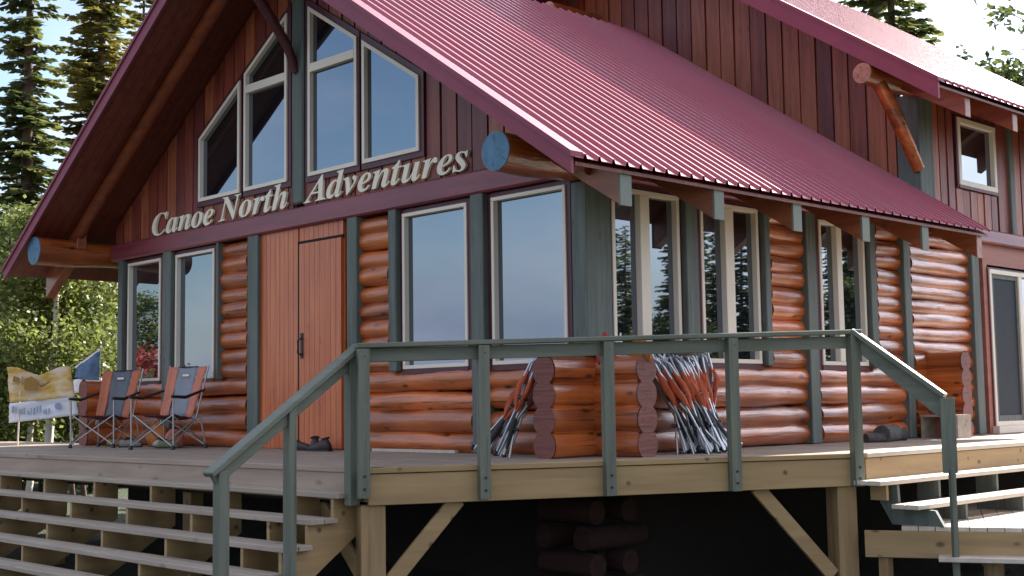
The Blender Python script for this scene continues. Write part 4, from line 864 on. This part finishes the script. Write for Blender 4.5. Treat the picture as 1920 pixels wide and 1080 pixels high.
# ================================================================= TREES
def leafmat(name, c0, c1, tr=.35, sc=1.2):
    m, t, p = mat(name); n = t.nodes.new; l = t.links.new
    tc_ = n('ShaderNodeTexCoord'); a = n('ShaderNodeTexNoise'); a.inputs['Scale'].default_value = sc; a.inputs['Detail'].default_value = 5; l(tc_.outputs['Object'], a.inputs[0])
    r_ = n('ShaderNodeMapRange'); r_.inputs['From Min'].default_value = .35; r_.inputs['From Max'].default_value = .65; l(a.outputs[0], r_.inputs[0])
    mx_ = n('ShaderNodeMixRGB'); mx_.inputs[1].default_value = (*c0, 1); mx_.inputs[2].default_value = (*c1, 1); l(r_.outputs[0], mx_.inputs[0]); l(mx_.outputs[0], p.inputs['Base Color']); p.inputs['Roughness'].default_value = .55
    ts = n('ShaderNodeBsdfTranslucent'); l(mx_.outputs[0], ts.inputs[0]); ms = n('ShaderNodeMixShader'); ms.inputs[0].default_value = tr; l(p.outputs[0], ms.inputs[1]); l(ts.outputs[0], ms.inputs[2])
    l(ms.outputs[0], t.nodes['Material Output'].inputs[0]); return m
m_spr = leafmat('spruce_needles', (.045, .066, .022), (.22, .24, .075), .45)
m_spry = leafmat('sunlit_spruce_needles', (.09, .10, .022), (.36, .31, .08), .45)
m_birch = leafmat('birch_leaves', (.055, .085, .016), (.26, .29, .07), .45, 1.6)
m_birch2 = leafmat('willow_leaves', (.03, .05, .012), (.15, .18, .045), .4, 1.9)
m_autumn = leafmat('red_leaves', (.30, .03, .03), (.50, .12, .07), .4, 1.6)
m_trunk = plain('conifer_bark', (.11, .075, .055), .95, 0, .4, 9, .8); m_white_bark = plain('birch_bark', (.50, .45, .38), .8, 0, .35, 7, .3)
def spruce_meshes(H, R, seed, dens=1.0, z0=.9):
    rnd = random.Random(seed); fo = MB(); tk = MB()
    tk.tube([(.03*sin(i), .03*cos(i*1.3), H*i/10-.3) for i in range(11)], [.17*(1-i/10.5)*(H/11)+.012 for i in range(11)], 8)
    br = MB(); z = z0
    vs, fs = [], []
    def tri(p, d, w, ln, nrm):
        a = d.cross(nrm)
        if a.length < 1e-3: return
        a = a.normalized()*w; k = len(vs); q = p+d*ln
        vs.extend([p-a*.6, p+a*.6, p+d*ln*.6+a, q, p+d*ln*.6-a]); fs.append((k, k+1, k+2, k+3, k+4))
    while z < H-.1:
        f_ = 1-(z/H); L0 = R*(f_**.75)*(.55+.45*min(1, z/(H*.12)))+.10
        nb = max(5, int((6+4*f_)*dens))
        for b in range(nb):
            if rnd.random() < .10: continue
            an = rnd.random()*6.283; ln = L0*rnd.uniform(.55, 1.15); dr = rnd.uniform(-.05, .30)+(.25*f_)
            pz = z+rnd.uniform(-.12, .12); dirh = Vector((cos(an), sin(an), 0)); seg = max(3, int(ln/.13)); prev = Vector((0, 0, pz))
            pts = [prev]
            for i in range(1, seg+1):
                s = i/seg; p = Vector((0, 0, pz))+dirh*ln*s+Vector((rnd.uniform(-.02, .02), rnd.uniform(-.02, .02), -dr*ln*s*(1-.45*s)+.02)); pts.append(p)
            br.tube([pts[0], pts[len(pts)//2], pts[-1]], [.018*(f_+.4), .011, .004], 4, False)
            for i in range(1, len(pts)):
                p = pts[i]; d = (pts[i]-pts[i-1]).normalized(); side = d.cross(Vector((0, 0, 1))).normalized(); tl = (.17+.30*(1-i/len(pts)))*min(1, ln/.7)
                for s in (-1, 1):
                    for j in range(2):
                        dd = (d*rnd.uniform(.3, .9)+side*s+Vector((0, 0, rnd.uniform(-.45, .1)))).normalized()
                        nr = (Vector((0, 0, 1))+Vector((rnd.uniform(-.6, .6), rnd.uniform(-.6, .6), 0))).normalized()
                        tri(p+d*rnd.uniform(-.05, .05), dd, 0.045+.035*rnd.random(), tl*rnd.uniform(.6, 1.1), nr)
                tri(p, (d+Vector((0, 0, -.3))).normalized(), .035, .18, side)
        z += rnd.uniform(.13, .22)
    fo.add(vs, fs); return tk, br, fo
protos = {}
def tree_from(key, maker, loc, rz, sc, name, label, cat, group, parts):
    t = empty(name, loc, rz, label, cat, group); t.scale = (sc, sc, sc) if not isinstance(sc, tuple) else sc
    if key not in protos:
        ms = maker(); protos[key] = [mb.build(n_, m_, t, local=True, recalc=False) for (n_, m_), mb in zip(parts, ms)]
    else:
        for o in protos[key]:
            c_ = o.copy(); S.collection.objects.link(c_); c_.parent = t
    return t
def leafy_meshes(H, R, seed, n=5200, ls=.075, z0=.25, stems=1, lean=.05):
    rnd = random.Random(seed); tk = MB(); bm_ = MB(); lf = MB(); tips = []
    for s_ in range(stems):
        ax, ay = rnd.uniform(-lean, lean)*H, rnd.uniform(-lean, lean)*H; ox, oy = (rnd.uniform(-.3, .3), rnd.uniform(-.3, .3)) if stems > 1 else (0, 0)
        tp = [(ox+ax*(i/8)**1.4+.04*sin(i*1.9+s_), oy+ay*(i/8)**1.4+.04*cos(i*2.3), H*.95*i/8-.2) for i in range(9)]
        tk.tube(tp, [(.020+.075*(1-i/8))*(H/6)/(stems**.4) for i in range(9)], 8)
        for b in range(int(26/stems)+4):
            t_ = rnd.uniform(z0, .98); i = t_*8; i0 = min(7, int(i)); q = i-i0
            p = Vector(tp[i0])*(1-q)+Vector(tp[i0+1])*q; an = rnd.random()*6.283
            env = R*(sin(pi*min(1, max(.05, (t_-z0*.6)/(1.08-z0*.6))))**.6); ln = env*rnd.uniform(.55, 1.1)
            e = p+Vector((cos(an)*ln, sin(an)*ln, ln*rnd.uniform(.15, .75))); mid = (p+e)/2+Vector((0, 0, .08*ln))
            bm_.tube([p, mid, e], [.018, .011, .004], 4, False)
            for k in range(5): s2 = .35+.65*k/4; tips.append((p*(1-s2)+e*s2, .16+.22*ln))
    vs, fs = [], []
    for k in range(n):
        c_, sp = tips[int(rnd.random()*len(tips))]; p = c_+Vector((rnd.gauss(0, 1), rnd.gauss(0, 1), rnd.gauss(0, .8)))*sp*.55
        a = Vector((rnd.gauss(0, 1), rnd.gauss(0, 1), rnd.gauss(0, .6))).normalized(); b = a.cross(Vector((rnd.gauss(0, 1), rnd.gauss(0, 1), rnd.gauss(0, 1)))).normalized()
        w = ls*rnd.uniform(.6, 1.25); m_ = len(vs); vs.extend([p-a*w, p-a*.1*w+b*w*.55, p+a*w, p-a*.1*w-b*w*.55]); fs.append((m_, m_+1, m_+2, m_+3))
    lf.add(vs, fs); return tk, bm_, lf
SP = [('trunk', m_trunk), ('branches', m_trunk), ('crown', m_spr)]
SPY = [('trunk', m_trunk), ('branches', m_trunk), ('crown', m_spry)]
BI = [('trunk', m_white_bark), ('branches', m_white_bark), ('crown', m_birch)]
WI = [('trunk', m_trunk), ('branches', m_trunk), ('crown', m_birch2)]
CX, CY = 8.021, -8.860
def polar(px, D):
    """ground point at distance D along the bearing of the photograph column px (offline survey of the site)"""
    a = yaw+atan2(px-960, 2410.4); return (CX+sin(a)*D, CY+cos(a)*D)
GZT = -1.3
GTL = 'trees beyond the left end of the deck'
def put(key, maker, px, D, sc, rz, name, label, group, parts, cat='tree'):
    x, y = polar(px, D); tree_from(key, maker, (x, y, GZT), rz, sc, name, label, cat, group, parts)
sA = lambda: spruce_meshes(15, 1.6, 11, .8); sB = lambda: spruce_meshes(14, 1.4, 22, .9); sC = lambda: spruce_meshes(9.5, 1.5, 33, 1.0, .5)
sD = lambda: spruce_meshes(15, 1.7, 44, .95)
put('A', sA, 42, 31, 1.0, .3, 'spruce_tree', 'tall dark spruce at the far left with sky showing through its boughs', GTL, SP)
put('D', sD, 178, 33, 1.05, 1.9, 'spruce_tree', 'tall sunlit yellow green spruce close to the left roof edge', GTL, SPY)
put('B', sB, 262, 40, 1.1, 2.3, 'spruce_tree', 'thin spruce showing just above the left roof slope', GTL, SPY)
for i, (px, D, sc, key, mk, pr, lab) in enumerate([
        (-30, 29, .62, 'C', sC, SP, 'low dark spruce at the left edge behind the banner'), (22, 36, .95, 'C', sC, SP, 'dark spruce behind the banner, left of the pale birch trunk'),
        (100, 42, .80, 'C', sC, SP, 'distant dark spruce between the two tall spruces'), (205, 37, .78, 'C', sC, SP, 'dark spruce seen under the left eave beside the wall'), (150, 46, .9, 'C', sC, SP, 'far spruce behind the pennant'),
        (60, 50, .9, 'C', sC, SP, 'furthest dark spruce at the left'), (240, 48, .85, 'C', sC, SP, 'far spruce hidden mostly by the left wall post')]):
    put(key, mk, px, D, sc, i*1.1, 'spruce_tree', lab, GTL, pr)
b1 = lambda: leafy_meshes(6.4, 1.4, 5, 12000, .062, .35); b2 = lambda: leafy_meshes(4.2, 1.5, 8, 11000, .058, .12, 4, .12); b3 = lambda: leafy_meshes(5.2, 1.4, 15, 11000, .06, .22, 2, .08)
put('b1', b1, 92, 24.5, (.95, .95, .95), .4, 'birch_tree', 'pale trunked young birch with bright leaves behind the banner', GTL, BI)
put('b3', b3, 28, 26, (1.15, 1.15, 1.15), 1.4, 'birch_tree', 'bushy bright green birch at the left edge of the view', GTL, BI)
for i, (px, D, sc, lab) in enumerate([(150, 27, .95, 'bushy green willow right of the birch'), (195, 29, 1.05, 'leafy willow under the left eave'), (55, 30, 1.25, 'tall green willow behind the birches'), (-20, 27, 1.0, 'willow cut off by the left edge'), (120, 34, 1.25, 'willow between the tall spruces'), (240, 31, .9, 'willow close to the lodge wall')]):
    put('w1' if i % 2 else 'w2', b2 if i % 2 else b3, px, D, sc, i*2.1, 'willow_tree', lab, GTL, WI if i % 2 else [('trunk', m_trunk), ('branches', m_trunk), ('crown', m_birch2)])
# behind the lodge, upper right
GTR = 'trees behind the lodge roof on the right'
put('E', lambda: spruce_meshes(12.5, 2.0, 71, .55), 1695, 33, 1.3, 0, 'spruce_tree', 'dark conifer standing highest behind the upper roof', GTR, SP)
put('F', lambda: leafy_meshes(11.6, 1.6, 31, 2600, .11, .5), 1765, 34, .93, 1, 'poplar_tree', 'low leafy tree right of the dark conifer, just over the roof edge', GTR, [('trunk', m_trunk), ('branches', m_trunk), ('crown', m_birch2)])
put('F', None, 1835, 38, .98, 2, 'poplar_tree', 'loose leafed tree alone in the white sky', GTR, [])
put('F', None, 1925, 31, .98, 3.3, 'poplar_tree', 'leafy tree cut off by the right edge of the view', GTR, [])
# across the yard on the right (seen mirrored in the side windows)
GTY = 'spruces across the yard, mirrored in the side windows'
rnd = random.Random(99)
for i in range(46):
    a = radians(16+1.45*i+rnd.uniform(-1, 1)); D = 36+rnd.uniform(-6, 9); x, y = 2+D*sin(a), -1+D*cos(a)
    if i in (0, 1) and y > 30: pass
    k_ = ['A', 'C', 'D', 'E'][i % 4]; sc = {'A': .58, 'C': .88, 'D': .56, 'E': .66}[k_]*rnd.uniform(.85, 1.3)
    tree_from(k_, None, (x, y, GZT), i*.9, sc, 'spruce_tree', 'dark spruce in the far row across the yard, seen only mirrored in the side windows', 'tree', GTY, [])
for i in range(20):
    a = radians(15+3.4*i); D = 29+rnd.uniform(-3, 4); x, y = 2+D*sin(a), -1+D*cos(a)
    tree_from(['b1', 'w1', 'w2'][i % 3], None, (x, y, GZT), i*1.3, [.75, 1.1, 1.0][i % 3]*rnd.uniform(.8, 1.2), 'yard_birch', 'pale stemmed leafy tree across the yard, seen only mirrored in the side windows', 'tree', 'leafy trees across the yard, mirrored in the side windows', [])
for x, y, lab in ((-11.8, 6.6, 'unseen spruce added behind the lodge to shade the left deck end'),):
    tree_from('C', None, (x, y, GZT), x, 1.0, 'spruce_tree', lab, 'tree', GTL, [])  # out of view, added to keep sun off the left deck end
for i, (x, y, sc, key) in enumerate([(-26, -9.3, .8, 'b1'), (-30, -10.2, .8, 'w1'), (-28, -8.6, 1.0, 'w2'), (-36, -12.9, .5, 'A'), (-34, -11.2, .42, 'D'), (-24, -7.0, .6, 'w1')]):
    tree_from(key, None, (x, y, GZT), i, sc, 'yard_tree', 'green tree mirrored in the left front windows', 'tree', 'trees mirrored in the left front windows', [])
tree_from('r', lambda: leafy_meshes(3.6, 1.2, 61, 4500, .08, .15, 3, .1), (-22.5, -7.85, GZT), 0, .95, 'maple_shrub', 'small red leaved tree mirrored in the leftmost window', 'shrub', None, [('trunk', m_trunk), ('branches', m_trunk), ('crown', m_autumn)])
# undergrowth
